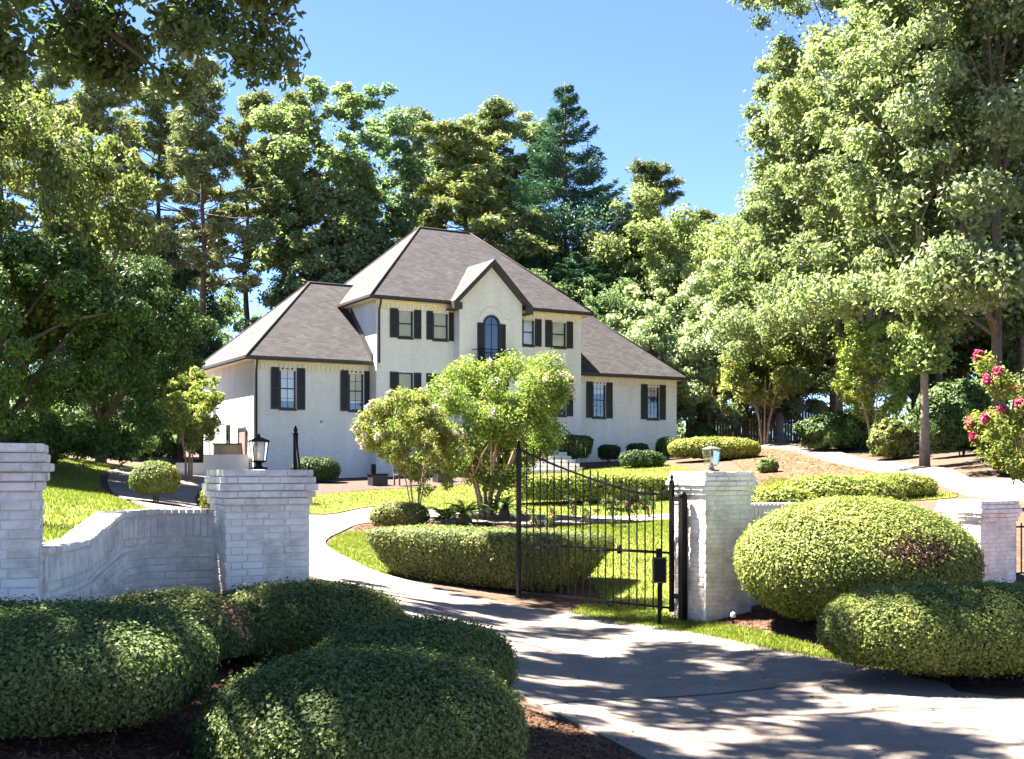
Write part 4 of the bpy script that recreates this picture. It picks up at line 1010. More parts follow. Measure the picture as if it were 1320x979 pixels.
shrub('clipped_bush', 'big clipped dome bush in dappled shade on brown mulch beside the driveway', -0.86, 6.75, (0.92, 0.78, 0.42), e=2.15, n=150000, L=0.022, seed=11, color=(0.85, 0.95, 0.95), lump=0.02, lift=-0.12, cut=-0.7)
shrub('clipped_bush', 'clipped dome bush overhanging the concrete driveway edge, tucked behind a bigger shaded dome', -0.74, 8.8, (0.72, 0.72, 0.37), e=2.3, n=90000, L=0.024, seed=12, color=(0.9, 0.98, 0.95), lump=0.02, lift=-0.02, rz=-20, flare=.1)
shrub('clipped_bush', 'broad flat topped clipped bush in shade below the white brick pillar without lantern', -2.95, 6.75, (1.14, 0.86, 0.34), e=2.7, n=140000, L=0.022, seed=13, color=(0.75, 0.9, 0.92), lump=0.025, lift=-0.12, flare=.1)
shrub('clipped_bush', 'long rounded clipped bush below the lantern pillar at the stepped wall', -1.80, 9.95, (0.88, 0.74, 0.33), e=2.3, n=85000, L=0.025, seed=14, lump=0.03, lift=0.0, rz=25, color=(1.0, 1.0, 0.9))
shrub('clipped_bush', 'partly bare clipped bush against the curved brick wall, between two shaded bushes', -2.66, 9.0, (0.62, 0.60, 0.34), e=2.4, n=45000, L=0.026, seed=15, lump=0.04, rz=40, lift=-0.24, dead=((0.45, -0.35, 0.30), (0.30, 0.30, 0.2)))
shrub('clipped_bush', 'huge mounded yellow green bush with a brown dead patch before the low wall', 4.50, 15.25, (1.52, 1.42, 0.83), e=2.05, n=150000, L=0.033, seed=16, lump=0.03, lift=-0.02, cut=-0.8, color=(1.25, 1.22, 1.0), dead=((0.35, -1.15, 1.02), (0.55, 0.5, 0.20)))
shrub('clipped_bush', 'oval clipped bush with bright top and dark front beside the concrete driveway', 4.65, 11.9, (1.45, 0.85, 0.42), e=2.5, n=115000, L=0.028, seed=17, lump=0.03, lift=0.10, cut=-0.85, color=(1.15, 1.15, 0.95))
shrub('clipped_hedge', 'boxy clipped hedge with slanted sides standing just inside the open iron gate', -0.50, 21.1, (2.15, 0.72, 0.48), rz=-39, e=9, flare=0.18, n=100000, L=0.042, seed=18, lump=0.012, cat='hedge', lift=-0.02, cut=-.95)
# topiary ball and companions on the left drive
shrub('topiary_ball', 'round topiary ball on a short stem in a mulch ring on the drive', -9.5, 31.0, (0.62, 0.62, 0.46), e=2.1, n=16000, L=0.048, seed=19, lift=0.18, color=(1.1, 1.1, 0.9))
shrub('purple_shrub', 'small dark purple leaved shrub beside the topiary ball', -8.55, 33.0, (0.34, 0.3, 0.26), n=2600, L=0.07, mat='leaf_purple', seed=20, lump=0.12)
shrub('yellow_shrub', 'small yellow green shrub peeking out beside the lantern pillar', -7.55, 29.5, (0.30, 0.3, 0.36), n=2600, L=0.07, seed=21, color=(1.6, 1.5, 1.1), lump=0.08)
# along the house
def hs(u, v): return (HX + math.cos(AL) * u - math.sin(AL) * v, HY + math.sin(AL) * u + math.cos(AL) * v)
def shrub_px(name, label, px, Y, r, **k): shrub(name, label, (px - 660) / F * Y, Y, r, **k)
shrub_px('clipped_bush', 'dark green rounded bush against the left wing of the house', 407, 47.5, (0.95, 0.8, 0.50), n=6000, L=0.08, mat='leaf_dark', seed=22, color=(1.2, 1.2, 1))
shrub_px('clipped_bush', 'dark bush clipped wider at the top, beside the front steps railing', 737, 52.5, (0.85, 0.7, 0.55), e=4, flare=0.2, n=6000, L=0.08, mat='leaf_dark', seed=23, lift=0.35)
SH = 'small dark clipped bushes by the right wing'
for px_, s_ in ((785, 24), (822, 25)):
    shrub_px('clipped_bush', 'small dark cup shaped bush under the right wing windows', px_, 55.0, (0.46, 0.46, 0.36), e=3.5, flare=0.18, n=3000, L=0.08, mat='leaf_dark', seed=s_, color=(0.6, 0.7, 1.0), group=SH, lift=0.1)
shrub_px('spreading_shrub', 'loose low dark shrub spreading in the bed below the right wing', 828, 50.5, (0.95, 0.7, 0.34), n=5000, L=0.10, mat='leaf_dark', seed=26, lump=0.15)
shrub_px('clipped_bush', 'dark green ball at the left end of the long yellow oval hedge', 861, 55.5, (0.55, 0.55, 0.48), n=4000, L=0.08, mat='leaf_dark', seed=27, color=(1.3, 1.3, 1), lift=.08)
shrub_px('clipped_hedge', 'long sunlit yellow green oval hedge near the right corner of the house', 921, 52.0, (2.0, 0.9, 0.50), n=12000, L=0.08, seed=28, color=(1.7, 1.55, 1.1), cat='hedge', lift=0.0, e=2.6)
shrub_px('clipped_bush', 'dark ball bush rising behind the long yellow oval hedge', 909, 58.5, (0.62, 0.6, 0.40), n=4000, L=0.09, mat='leaf_dark', seed=29, color=(1.3, 1.1, .9), lift=.05)
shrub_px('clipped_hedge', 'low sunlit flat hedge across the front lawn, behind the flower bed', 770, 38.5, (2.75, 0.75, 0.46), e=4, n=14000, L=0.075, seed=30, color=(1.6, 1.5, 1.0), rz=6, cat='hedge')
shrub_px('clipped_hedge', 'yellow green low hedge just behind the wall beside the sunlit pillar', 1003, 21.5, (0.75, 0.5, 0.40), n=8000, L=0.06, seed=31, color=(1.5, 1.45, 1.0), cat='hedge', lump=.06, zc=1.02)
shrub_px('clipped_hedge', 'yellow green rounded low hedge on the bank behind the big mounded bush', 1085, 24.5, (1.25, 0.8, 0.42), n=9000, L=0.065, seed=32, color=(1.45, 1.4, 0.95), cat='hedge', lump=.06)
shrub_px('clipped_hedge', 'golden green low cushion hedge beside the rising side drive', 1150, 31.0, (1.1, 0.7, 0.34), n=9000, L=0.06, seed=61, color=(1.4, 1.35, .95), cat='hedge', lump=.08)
shrub_px('small_shrub', 'small grey green tuft on the straw covered bank', 990, 44.0, (0.35, 0.3, 0.26), n=1800, L=0.09, seed=33, color=(1.0, 1.15, 1.2), lump=0.15)
shrub_px('clipped_bush', 'grey green cushion shrub at the corner of the island bed', 515, 29.5, (0.72, 0.6, 0.34), n=8000, L=0.05, seed=34, color=(1.4, 1.25, 1.3), e=2.4)
shrub_px('small_shrub', 'dark leafy shrub near the base of the ivy covered trunk', 1150, 46.5, (0.8, 0.7, 0.75), n=3500, L=0.14, seed=35, lump=0.2, color=(1.1, 1.1, 1))
for px_, Y_, r_, s_, lb in ((1240, 43.0, (1.7, 1.2, 1.35), 36, 'large loose evergreen shrub between the two bare trunks by the side drive'), (1080, 52, (1.6, 1.2, 0.8), 37, 'dark shrub mass beside the black trunk at the woods edge'),
                            (1315, 33.5, (0.9, 0.9, 0.8), 38, 'dark bush under the pink flowering tree'), (905, 63.5, (0.7, .7, .7), 39, 'spiky green shrub at the end of the side drive')):
    shrub_px('evergreen_shrub', lb, px_, Y_, r_, n=7000, L=0.17, mat='leaf_dark', seed=s_, lump=0.22, color=(1.3, 1.3, 1.1), e=2.2, asp=0.4)

# sago palms in the island bed
def sago(label, px, Y, R_, seed):
    rng = np.random.default_rng(seed); X = (px - 660) / F * Y
    t = thing('sago_palm', label, 'palm', (X, Y, h1(X, Y)), 0, 'sago palms in the island bed')
    m = MB(); m.lathe([(0.16, -0.1), (0.19, 0.1), (0.13, 0.3), (0.05, 0.36)], n=10); m.build('trunk', 'bark', t)
    for k in range(26):
        a = k * 2.4 + rng.random() * .4; el = 0.2 + 0.9 * rng.random(); ln = R_ * (0.8 + 0.3 * rng.random())
        s = np.linspace(0, 1, 16); rr = ln * (s * math.cos(el) ** 0.6); z = 0.3 + ln * (math.sin(el) * s - 0.55 * s ** 2.2)
        sp = np.stack([rr * math.cos(a), rr * math.sin(a), z], 1); T = np.gradient(sp, axis=0); T /= np.linalg.norm(T, axis=1)[:, None]
        sd_ = np.array([-math.sin(a), math.cos(a), 0]); fr_ = MB()
        fr_.tube(sp[::3], [0.014, .012, .01, .008, .006, .004][:len(sp[::3])], 4)
        for j in range(2, 16):
            for sgn in (-1, 1):
                wl = 0.17 * math.sin((j / 16) * 3.0 + 0.15) * R_; d_ = sd_ * sgn * 0.85 + T[j] * 0.5 - np.array([0, 0, .12]); c = sp[j]
                fr_.poly([c - T[j] * .012, c + T[j] * .02, c + d_ * wl])
                fr_.poly([c - T[j] * .012 + T[j] * .035, c + T[j] * .055, c + d_ * wl + T[j] * .035])
        o = fr_.build('frond', 'leaf_dark', t); o.color = (1.5, 1.5, 1.2, 1)
sago('broad sago palm spreading over the island bed under the thin stemmed myrtle', 577, 29.0, 1.05, 41)
sago('sago palm fan at the foot of the thick stemmed myrtle', 600, 31.0, 1.0, 42)
sago('upright sago palm beside the iron gate latch post', 650, 32.5, 1.0, 43)

# ------------------------------------------------------------------ crepe myrtles
def myrtle(label, X, Y, h, R_, zb, stems, seed, flower='petal_white', nfl=1600, nleaf=15000, color=(1, 1, 1), lean=(0, 0), L=0.11, group=None, sr=0.06, zc=None, flw=0.05):
    rng = np.random.default_rng(seed); g = h1(X, Y) if zc is None else zc
    t = thing('crepe_myrtle', label, 'tree', (X, Y, g), 0, group)
    cl = ell_clumps(rng, 110, (lean[0], lean[1], (h + zb) / 2), (R_, R_ * .9, (h - zb) / 2), 0.45, lobes(rng, 10, .35))
    rc = R_ * 0.23 * (0.7 + .6 * rng.random(110)); w_ = rc ** 2
    V, Q = crown_leaves(cl, rc, np.maximum(15, nleaf * w_ / w_.sum()).astype(int), L, rng, up=.5, out=.5, flat=.9)
    c = link('crown', mesh_np('crown', V, Q, 'leaf_myrtle'), t); c.color = (*color, 1)
    for k in range(stems):
        a = k * 6.283 / stems + rng.random() * .5; mb = MB(); e = np.array([lean[0] + math.cos(a) * R_ * .45, lean[1] + math.sin(a) * R_ * .45, zb + (h - zb) * .45]); b0 = np.array([math.cos(a) * .12, math.sin(a) * .12, -.1])
        mid = np.array([lean[0] * .3 + math.cos(a) * R_ * .16, lean[1] * .3 + math.sin(a) * R_ * .16, zb * .75])
        p = smooth_poly([b0, mid * [.7, .7, .5], mid, e], 4, False); mb.tube(p, list(np.linspace(sr, sr * .35, len(p))), 7)
        for j in range(4):
            q = cl[rng.integers(len(cl))]; 
            if np.dot(q[:2] - np.array(lean), e[:2] - np.array(lean)) > 0: limb(rng, mb, p[-4], q, sr * .4, .01, 4, .05, 5)
        mb.build('stem', 'bark_myrtle', t)
    out = cl[np.argsort(-((cl - np.array([lean[0], lean[1], zb])) / np.array([R_, R_, h - zb]) ** 1).dot(np.array([0, 0, .6])) - np.linalg.norm((cl - cl.mean(0))[:, :2], axis=1) / R_ * .5)][:34]
    out = out + (out - cl.mean(0)) * 0.13
    if nfl:
        V, Q = crown_leaves(out, R_ * .075 * np.ones(len(out)), np.full(len(out), nfl // len(out)), flw, rng, flat=1.3, aspect=.8, shell=.1)
        link('blossom', mesh_np('blossom', V, Q, flower), t)
    return t
X1, Y1 = (535 - 660) / F * 29.5, 29.5
myrtle('thin multi stemmed crepe myrtle with pale blossoms in the island bed', X1, Y1, 3.6, 1.12, 1.2, 6, 51, nfl=1500, nleaf=18000, color=(1.15, 1.05, .9), lean=(0.05, 0), sr=0.03, L=.085, flw=.07)
X2, Y2 = (628 - 660) / F * 33.0, 33.0
myrtle('dense crepe myrtle with thick tan stems behind the iron gate', X2, Y2, 4.3, 2.25, 1.1, 7, 52, nfl=1300, nleaf=60000, color=(1.15, 1.2, .9), lean=(.1, 0), sr=0.085, L=.10, flw=.07)
myrtle('slender pale leaved myrtle by the left corner of the house', (243 - 660) / F * 44, 44, 3.7, 1.15, 1.4, 5, 53, nfl=0, nleaf=7000, color=(1.5, 1.4, 1.3), sr=.045, L=.16)
myrtle('hot pink flowering crepe myrtle at the far driveway gate', (1345 - 660) / F * 26, 26, 3.1, 1.35, .35, 5, 54, flower='petal_pink', nfl=12000, nleaf=18000, color=(1.1, 1.05, .8), sr=.06, L=.10, flw=.085)
myrtle('small pale leafy tree with fanned stems at the woods edge beyond the side drive', (985 - 660) / F * 60.5, 60.5, 5.4, 2.3, 2.0, 6, 55, nfl=0, nleaf=12000, color=(1.8, 1.6, 1.7), sr=.07, L=.22)
myrtle('airy light green young tree beside the black trunk past the side drive', (1125 - 660) / F * 50, 50, 5.0, 1.8, 1.6, 4, 56, nfl=0, nleaf=8000, color=(1.5, 1.5, 1.2), sr=.05, L=.2)

# rose bushes in the pale bed inside the gate
for i, (px_, Y_) in enumerate([(700, 27.5), (745, 29.0), (790, 28.5), (812, 31.5), (838, 33.5)]):
    rng = np.random.default_rng(60 + i); X = (px_ - 660) / F * Y_
    t = thing('rose_bush', 'leggy rose bush with small pale pink blooms in the bed inside the gate', 'rose', (X, Y_, h1(X, Y_)), 0, 'rose bushes inside the gate')
    mb = MB(); cl = []
    for k in range(7):
        e = np.array([rng.normal() * .22, rng.normal() * .22, .35 + .45 * rng.random()]); mb.tube([(0, 0, -.05), e * .5, e], [.012, .01, .006], 5); cl += [e, e * .75]
    mb.build('stem', 'bark', t); cl = np.array(cl)
    V, Q = crown_leaves(cl, .13, 30, .07, rng); link('foliage', mesh_np('foliage', V, Q, 'leaf_dark'), t).color = (1.5, 1.5, 1.2, 1)
    V, Q = crown_leaves(cl[::4], .06, 22, .06, rng, aspect=.9); link('blossom', mesh_np('blossom', V, Q, 'petal_rose'), t)

# ------------------------------------------------------------------ things standing in the front bed
def box_planter(label, px, Y, s):
    X = (px - 660) / F * Y; t = thing('planter_box', label, 'planter', (X, Y, h1(X, Y)), AL)
    m = MB(); m.box(-.38 * s, .38 * s, -.3 * s, .3 * s, 0, .5 * s); b = m.build('body', 'black_paint', t)
    m = MB()
    for a in ((-.42, .42, -.34, -.28), (-.42, .42, .28, .34), (-.42, -.36, -.28, .28), (.36, .42, -.28, .28)): m.box(a[0] * s, a[1] * s, a[2] * s, a[3] * s, .501 * s, .56 * s)
    m.build('rim', 'black_iron', b)
    m = MB(); m.box(-.35 * s, .35 * s, -.27 * s, .27 * s, .5001 * s, .53 * s); m.build('soil', 'mulch', t)
    return t
a = box_planter('black planter box with a short post in the bed under the left wing', 487, 46.0, .85)
m = MB(); m.box(-.28, -.1, -.05, .05, .45, .85); m.build('post', 'black_iron', a)
box_planter('black planter box near the thin myrtle stems, without a post', 571, 47.5, .9)
X = (528 - 660) / F * 46; t = thing('garden_bench', 'brown wooden bench in the mulch before the house wall', 'bench', (X, 46, h1(X, 46)), AL)
for k in range(3):
    m = MB(); m.box(-.6, .6, -.22 + .15 * k, -.10 + .15 * k, .42, .46); m.build('seat_slat', 'bench_wood', t)
for k in range(3):
    m = MB(); m.box(-.6, .6, .25, .28, .55 + .14 * k, .65 + .14 * k); m.build('back_slat', 'bench_wood', t)
for sx in (-.52, .52):
    m = MB(); m.box(sx - .03, sx + .03, .282, .33, 0, .98); m.build('leg', 'bench_wood', t); m = MB(); m.box(sx - .03, sx + .03, -.2, -.14, 0, .419); m.build('leg', 'bench_wood', t)
X = (646 - 660) / F * 45; t = thing('garden_urn', 'white urn on a pedestal behind the thick myrtle stems', 'urn', (X, 45, h1(X, 45)))
m = MB(); m.lathe([(.28, 0), (.28, .08), (.18, .12), (.18, .5), (.24, .55)], n=14); m.build('pedestal', 'plastic_white', t)
m = MB(); m.lathe([(.10, .551), (.08, .62), (.24, .8), (.30, .98), (.33, 1.0)], n=14); m.build('bowl', 'plastic_white', t)
X = (664 - 660) / F * 46; t = thing('flower_pot', 'terracotta coloured pot beside the white urn', 'pot', (X, 46, h1(X, 46)))
m = MB(); m.lathe([(.16, 0), (.24, .4), (.27, .4), (.27, .48)], n=14); m.build('body', 'door_wood', t)
rng = np.random.default_rng(3); V, Q = crown_leaves(np.array([[0, 0, .62]]), .24, 160, .1, rng); link('foliage', mesh_np('foliage', V, Q, 'leaf_dark'), t)

# timber fence at the wood's edge
p0, p1 = np.array([(884 - 660) / F * 68, 68.]), np.array([(1080 - 660) / F * 66, 66.]); Lf = np.linalg.norm(p1 - p0); af = math.atan2(*(p1 - p0)[::-1])
t = thing('timber_fence', 'brown timber board fence in shade under the trees behind the house', 'fence', (p0[0], p0[1], h1(*p0) - .1), af)
nb = int(Lf / .16); bm = None
for k in range(nb):
    if bm is None:
        q = MB(); q.box(0, .15, -.012, .012, 0, 2.0); bm = q.mesh('board', 'fence_wood')
    link('board', bm, t, (k * .16, 0, (h1(*(p0 + (p1 - p0) * k / nb)) - h1(*p0)) + brng.normal() * .01))
for z in (.4, 1.7):
    m = MB(); m.box(0, Lf, .013, .06, z, z + .09); m.build('rail', 'fence_wood', t)

# ------------------------------------------------------------------ trees
broad('oak_a', 101, 13, 4.6, 2.2, 230, 80000, 0.20, rcf=.17, inner=.5, amp=.5)
broad('oak_b', 102, 15, 4.8, 3.0, 220, 80000, 0.21, rcf=.17, inner=.5, amp=.6)
broad('tall_a', 103, 24, 5.0, 5.5, 210, 100000, 0.20, tr=.22, amp=.75, rcf=.185, inner=.55, limbs=20)
broad('tall_b', 104, 26, 4.4, 5.0, 190, 88000, 0.20, tr=.20, amp=.75, rcf=.19, inner=.55, limbs=20, bark='bark_pale')
broad('poplar', 105, 24, 3.2, 5.0, 230, 70000, 0.24, rcf=.22, amp=.6, inner=.45)
broad('bushy', 106, 9, 4.2, 1.0, 220, 70000, 0.18, flat=.6, amp=.4, bark='bark_pale', rcf=.15, inner=.5)
broad('low_dark', 107, 10, 4.4, .7, 230, 90000, 0.16, leaf='leaf_dark', flat=.7, amp=.5, rcf=.16, inner=.45)
pine('pine_a', 111, 25, 4.2, 11, 40, 36000, .34); pine('pine_b', 112, 26, 4.6, 9, 64, 76000, .34); pine('pine_c', 113, 24, 3.6, 13, 34, 24000, .36)
spruce('spruce', 114, 24, 7.0, 5, 30, 46000, .36)
G1 = 'pines behind the left wing'; G2 = 'trees of the wood behind the house'
# left, near to far
plant_tree('low_dark', 'shade_tree', 'low branched dark green tree overhanging the shaded lawn left of the house', 5, 37.5, 0.86, 0.80, 0.4, (1.5, 1.5, 1.2))
plant_tree('oak_a', 'shade_tree', 'taller broadleaf tree with yellow green tips at the left lawn edge', 0, 41, 1.05, 0.8, 2.0, (1.05, 1.0, .65))
plant_tree('low_dark', 'shade_tree', 'dark drooping tree at the back of the left lawn', 130, 48, 1.0, 0.8, 1.2, (1.5, 1.5, 1.3))
plant_tree('oak_b', 'shade_tree', 'bluish dark tree between the left lawn and the pines', 183, 71, 1.05, .85, 0.0, (.9, 1.05, 1.15))
plant_tree('low_dark', 'shade_tree', 'very dark evergreen crown standing beyond the left end of the house roof', 232, 64, .85, .72, 3.0, (1.2, 1.3, 1.2))
plant_tree('pine_a', 'pine_tree', 'tall open crowned pine with a long bare trunk, left of the house', 262, 64, .86, 1.0, 0.5, (1.7, 1.65, 1.4))
for i, (px_, Y_, k, hs_, w_) in enumerate([(318, 68, 'pine_c', .88, 1.0), (366, 72, 'pine_c', .90, .9), (386, 70, 'pine_c', .92, .9), (205, 72, 'pine_c', .95, 1.2), (120, 66, 'pine_c', .95, 1.1), (60, 70, 'pine_c', 1.0, 1.2)]):
    plant_tree(k, 'pine_tree', 'slim pine trunk with sparse needles among the trees left of the house', px_, Y_, hs_, w_, i * 1.3, (1.7, 1.65, 1.4), G1)
plant_tree('poplar', 'broadleaf_tree', 'tall narrow bright green tree rising behind the left wing roof', 432, 66, .84, 1.05, 1.0, (1.35, 1.4, 1.2))
plant_tree('poplar', 'broadleaf_tree', 'tall darker green tree just left of the main roof ridge', 482, 70, .84, 1.0, 3.0, (1.05, 1.25, 1.2))
plant_tree('oak_b', 'broadleaf_tree', 'dark round tree close behind the left wing ridge', 385, 66, .62, .8, 2.2, (.85, 1.0, .95))
plant_tree('oak_b', 'broadleaf_tree', 'dark green tree squeezed between pine trunks left of the roof', 318, 76, .55, .9, 4.2, (1.0, 1.15, 1.05))
plant_tree('oak_a', 'broadleaf_tree', 'shadowed tree low behind the left wing ridge and main roof', 455, 66, .85, .8, .3, (.85, 1.05, 1.0))
# centre
plant_tree('pine_b', 'pine_tree', 'slender pine top standing left of the broad pine behind the main roof', 540, 84, .95, .7, .2, (1.5, 1.55, 1.5))
plant_tree('pine_b', 'pine_tree', 'broad layered pine with yellow green pads directly behind the main roof', 600, 74, .80, 1.35, 1.4, (2.1, 2.0, 1.5))
plant_tree('pine_b', 'pine_tree', 'tall full pine rising highest behind the main roof ridge', 632, 82, .92, 1.3, 2.9, (1.7, 1.7, 1.45))
plant_tree('pine_a', 'pine_tree', 'pine with rounded top merging into the dark spruce', 688, 80, .90, 1.25, 4.1, (1.9, 1.85, 1.5))
plant_tree('spruce', 'spruce_tree', 'dark blue green conical spruce with drooping tiers beside the pines', 728, 76, 1.02, 1.05, .6, (1.6, 1.75, 1.9))
plant_tree('spruce', 'spruce_tree', 'lower dark conifer skirts between the main roof and spruce', 745, 70, .52, 1.0, 2.6, (1.2, 1.4, 1.4))
plant_tree('oak_a', 'broadleaf_tree', 'dark broadleaf tree just behind the right roof slope', 715, 68, .85, .8, 3.3, (.95, 1.1, .95))
plant_tree('oak_b', 'broadleaf_tree', 'dark green tree low behind the main roof left hip', 545, 72, .75, .9, 5.3, (.95, 1.1, 1.05))
plant_tree('oak_b', 'broadleaf_tree', 'mid green tree low behind the middle of the main roof', 640, 70, .78, .9, .9, (.95, 1.1, 1.0))
# right of the roof
plant_tree('pine_b', 'pine_tree', 'distant pine top on the skyline right of the spruce', 842, 92, .86, .9, .4, (1.2, 1.2, 1.0))
plant_tree('pine_c', 'pine_tree', 'distant thin pine on the skyline above the bright trees', 905, 95, .80, 1.2, 1.7, (1.2, 1.2, 1.0))
plant_tree('oak_b', 'broadleaf_tree', 'bright yellow green tree right of the spruce', 812, 76, 1.10, 1.05, 1.1, (1.4, 1.35, 1.0))
plant_tree('oak_a', 'broadleaf_tree', 'pale yellow green rounded tree above the silvery crowns', 893, 72, 1.08, .85, 2.4, (1.75, 1.65, 1.25))
plant_tree('oak_b', 'broadleaf_tree', 'mid green tree on the skyline left of the tall right hand trees', 950, 80, 1.12, 1.0, 4.0, (1.2, 1.2, .95))
plant_tree('bushy', 'broadleaf_tree', 'broad pale silvery topped tree against the right end of the house', 838, 66, 1.02, .85, .2, (2.0, 1.95, 2.0))
plant_tree('bushy', 'broadleaf_tree', 'broad silvery topped tree over the timber fence', 915, 66.5, 1.12, .95, 2.0, (2.1, 2.0, 2.1))
plant_tree('bushy', 'broadleaf_tree', 'silvery topped tree next to the tall right hand crowns', 1005, 65, 1.05, .95, 4.0, (2.0, 1.9, 2.0))
plant_tree('oak_a', 'broadleaf_tree', 'dark gap filling tree behind the silvery crowns', 960, 74, .85, .8, 1.9, (.8, .9, .7))
# tall right-hand trees
plant_tree('tall_a', 'shade_tree', 'tall leaning crowned tree with bright leaves at the edge of open sky', 1082, 56, .90, .88, 1.0, (1.35, 1.3, 1.2))
plant_tree('tall_b', 'shade_tree', 'tall black trunked tree standing past the side drive', 1120, 52, .95, 1.0, 2.5, (1.25, 1.2, 1.05))
plant_tree('tall_b', 'shade_tree', 'tall tree with ivy covered trunk beside the side drive', 1192, 39.0, .85, .75, .5, (1.3, 1.25, 1.05))
plant_tree('tall_a', 'shade_tree', 'tall pale barked tree right of the ivy covered trunk', 1285, 37, .9, .9, 3.6, (1.45, 1.4, 1.3))
plant_tree('tall_a', 'shade_tree', 'tall background tree behind the ivy covered trunk', 1210, 58, .95, 1.0, 5.0, (1.1, 1.15, .85))
plant_tree('tall_b', 'shade_tree', 'tall background tree at the right limit of the wood', 1320, 56, 1.0, 1.1, 1.9, (1.2, 1.2, .9))
plant_tree('oak_b', 'broadleaf_tree', 'mid height tree filling under the tall right hand crowns', 1075, 62, .85, 1.0, 3.0, (1.1, 1.15, .85))
plant_tree('oak_a', 'broadleaf_tree', 'dark tree low in the wood beyond the ivy covered trunk', 1180, 66, .9, 1.0, 0.9, (.9, 1.0, .8))
plant_tree('oak_a', 'broadleaf_tree', 'dark tree low in the wood beyond the pale barked trunk', 1270, 64, .9, 1.05, 2.7, (.9, 1.0, .8))
# ivy on the trunk
rng = np.random.default_rng(70); n = 9000; X, Y = (1192 - 660) / F * 39.0, 39.0
z = 3.2 + rng.random(n) * 8.5; a_ = rng.random(n) * 6.283; rr = .25 + .55 * np.abs(rng.normal(size=n)) * (0.5 + 0.5 * np.sin(z * 2.1)) * .7
C = np.stack([rr * np.cos(a_), rr * np.sin(a_), z], 1); V, Q = leaf_arrays(C, np.stack([np.cos(a_), np.sin(a_), .5 + 0 * a_], 1) + rng.normal(size=(n, 3)) * .5, .16 * (.6 + .8 * rng.random(n)), rng, .8)
t = thing('ivy', 'green ivy climbing the trunk beside the side drive', 'climbing plant', (X, Y, h1(X, Y))); link('foliage', mesh_np('foliage', V, Q, 'leaf_broad'), t).color = (1.3, 1.4, .9, 1)

# near trees on the left whose boughs hang into the top of the picture and shade the driveway
def canopy_tree(label, X0, Y0, blobs, nleaf, L, seed, color, rcl=.5, dz=0.0, nl=46):
    rng = np.random.default_rng(seed)
    cl = np.concatenate([ell_clumps(rng, n_, c_, r_, .25, lobes(rng, 9, .5)) for n_, c_, r_ in blobs]); k = len(cl)
    rc = rcl * (.5 + .9 * rng.random(k)); w_ = rc ** 2
    V, Q = crown_leaves(cl, rc, np.maximum(20, nleaf * w_ / w_.sum()).astype(int), L, rng, center=cl.mean(0), flat=.8, tri=L > .1)
    t = thing('overhanging_tree', label, 'tree', (X0, Y0, h1(X0, Y0) - .2 + dz), 0)
    c = link('crown', mesh_np('crown', V, Q, 'leaf_broad'), t); c.color = (*color, 1)
    mb = MB(); top = cl[:, 2].mean(); tp = [np.array([cl[:, 0].mean() * .3 * (z / top) ** 2, 0, z]) for z in np.linspace(-.5, top, 8)]; mb.tube(tp, list(np.linspace(.34, .10, 8)), 10)
    for i in rng.permutation(k)[:nl]: limb(rng, mb, tp[int(rng.integers(4, 8))], cl[i], .06, .012, 6, .10)
    mb.build('trunk', 'bark', t)
canopy_tree('tree whose dark leafy boughs hang across the upper left sky', -6.4, 9.4, [(80, (3.2, 0, 5.9), (2.0, 2.2, 2.4)), (60, (1.2, .4, 9.4), (3.4, 3.2, 2.6))], 84000, .085, 121, (.85, .95, .7), .40)
canopy_tree('big tree beyond the end of the stepped wall whose high crown shades the driveway', -9.4, 14.6, [(75, (4.6, 0, 10.4), (5.2, 3.6, 2.6))], 26000, .17, 122, (1, 1, .8), .62)
canopy_tree('tall tree beyond the left lawn edge dappling the drive at the gate', -11.8, 21, [(60, (4.2, 0, 10.9), (3.4, 3.4, 2.0))], 16000, .17, 124, (1, 1, .8), .55)
canopy_tree('tree that shades the flat topped bush below the pillar without lantern', -9.8, 9.2, [(42, (.6, 0, 8.5), (3.6, 3.2, 2.8))], 8500, .17, 123, (1, 1, .8), .62)
# far wood: reads as one mass
rng = np.random.default_rng(80); cl = []; 
for i in range(900):
    x = -75 + 150 * rng.random(); y = 98 + 22 * rng.random(); top = 15 + 4 * math.sin(x * .21) + 3 * math.sin(x * .47 + 1) + (4 if x > 0 else -4)
    cl.append((x, y, 3 + (top - 3) * rng.random() ** .8))
V, Q = crown_leaves(np.array(cl), 2.2, 55, .75, rng, center=(0, 140, 0), up=.6, out=.3, tri=True, aspect=.6)
o = tag(link('far_wood', mesh_np('far_wood', V, Q, 'leaf_broad')), 'dark green mass of far woodland behind all other trees', 'woodland', None, 'stuff'); o.color = (.9, 1.0, .8, 1)

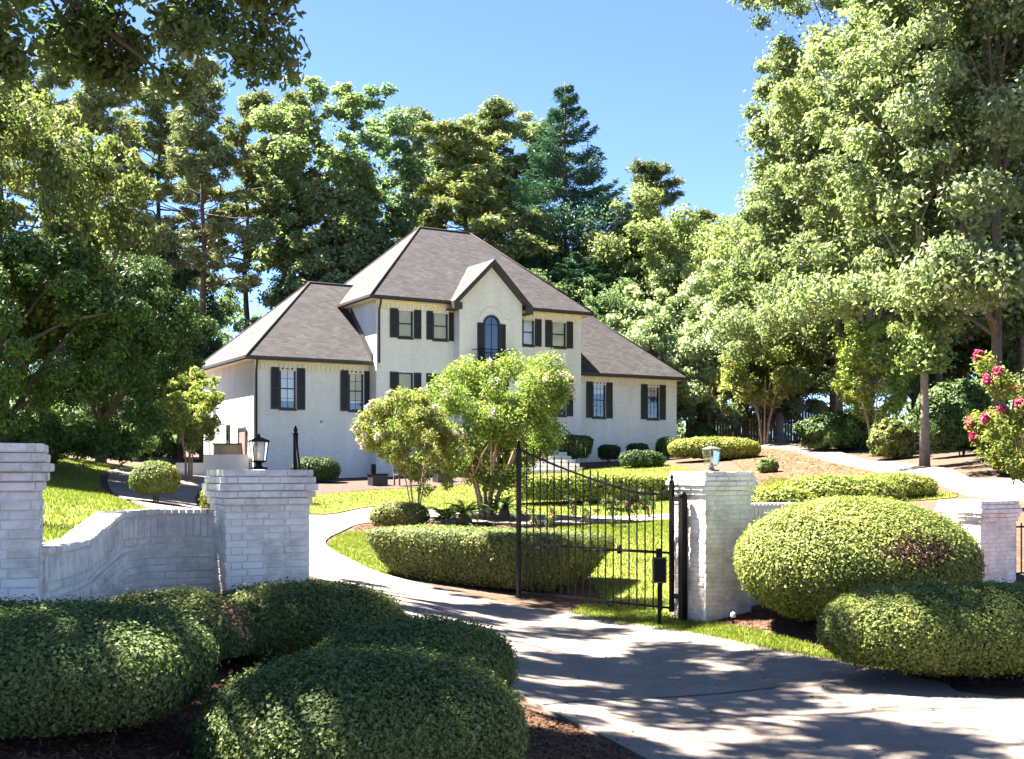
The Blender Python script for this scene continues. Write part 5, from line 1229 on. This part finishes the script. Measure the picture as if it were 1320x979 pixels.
# ------------------------------------------------------------------ ground cover: grass blades, pine straw
def blades(poly, dens, h, seed, name, label, clip=None, color=(1, 1, 1), off=.02):
    rng = np.random.default_rng(seed); poly = np.array(poly); x0, y0 = poly.min(0); x1, y1 = poly.max(0)
    n = int((x1 - x0) * (y1 - y0) * dens); X = x0 + (x1 - x0) * rng.random(n); Y = y0 + (y1 - y0) * rng.random(n)
    m = inside(poly, X, Y)
    if clip: m &= clip(X, Y)
    X, Y = X[m] + rng.normal(size=m.sum()) * .04, Y[m] + rng.normal(size=m.sum()) * .04; n = len(X); Z = H(X, Y) + off - .005
    a = rng.random(n) * 6.283; hh = h * (.5 + .8 * rng.random(n)); wd = hh * .13 + .003; ln = rng.normal(size=(n, 2)) * .35 * hh[:, None]
    b = np.stack([X, Y, Z], 1); s = np.stack([np.cos(a) * wd, np.sin(a) * wd, 0 * a], 1)
    tp = b + np.stack([ln[:, 0], ln[:, 1], hh], 1)
    V = np.stack([b - s, b + s, tp], 1).reshape(-1, 3)
    o = link(name, mesh_np(name, V, np.arange(3 * n).reshape(-1, 3), 'grass_blade')); tag(o, label, 'grass', None, 'stuff'); o.color = (*color, 1)
blades(LAWNS['strip'], 3500, .045, 90, 'grass', 'mown grass strip between the driveway and the sunlit pillar')
blades(LAWNS['gate'], 900, .055, 91, 'grass', 'sunny lawn grass inside the iron gate')
blades(LAWNS['wedge'], 1500, .05, 92, 'grass', 'grass wedge between the drive bend and boxy hedge')
blades(LAWNS['left'], 260, .07, 93, 'grass', 'lawn grass behind the stepped white wall', clip=lambda X, Y: X / Y > -.47)
blades(LAWNS['front'], 260, .07, 94, 'grass', 'lawn grass in front of the house')
blades(LAWNS['bank'], 300, .08, 95, 'grass', 'rough grass bank below the side drive', color=(1.1, 1.0, .9))
def chips(poly, dens, L, seed, label, off=.012):
    rng = np.random.default_rng(seed); poly = np.array(poly); x0, y0 = poly.min(0); x1, y1 = poly.max(0)
    n = int((x1 - x0) * (y1 - y0) * dens); X = x0 + (x1 - x0) * rng.random(n); Y = y0 + (y1 - y0) * rng.random(n)
    m = inside(poly, X, Y); X, Y = X[m], Y[m]; n = len(X)
    C = np.stack([X, Y, H(X, Y) + off + .012 * rng.random(n)], 1); N = np.array([0, 0, 1.]) + rng.normal(size=(n, 3)) * .35
    V, Q = leaf_arrays(C, N, L * (.5 + rng.random(n)), rng, .16, .02)
    tag(link('mulch_chips', mesh_np('mulch_chips', V, Q, 'straw')), label, 'mulch', None, 'stuff')
chips(BEDS['near'], 2200, .07, 96, 'brown bark mulch around the shaded bushes beside the driveway')
chips(BEDS['right'], 1200, .07, 97, 'reddish pine straw mulch around the mounded bush')
chips(BEDS['island'], 250, .1, 98, 'brown mulch of the island bed'); chips(BEDS['slope'], 60, .14, 99, 'dry straw on the bank', .03)

def litter(poly, n, seed):
    rng = np.random.default_rng(seed); X = -2.5 + 8.5 * rng.random(n * 6); Y = 7.5 + 14 * rng.random(n * 6)
    m = inside(np.array(poly), X, Y); d = np.min(np.hypot(X[:, None] - poly[None, :, 0], Y[:, None] - poly[None, :, 1]), 1)
    m &= rng.random(len(X)) < np.where(d < .35, 1, .12); X, Y = X[m][:n], Y[m][:n]; k = len(X)
    C = np.stack([X, Y, H(X, Y) + .042], 1); V, Q = leaf_arrays(C, np.array([0, 0, 1.]) + rng.normal(size=(k, 3)) * .25, .045 * (.5 + rng.random(k)), rng, .5, .06)
    tag(link('leaf_litter', mesh_np('leaf_litter', V, Q, 'straw')), 'scattered dry fallen leaves on the concrete driveway', 'fallen leaves', None, 'stuff')
litter(dr, 420, 130)
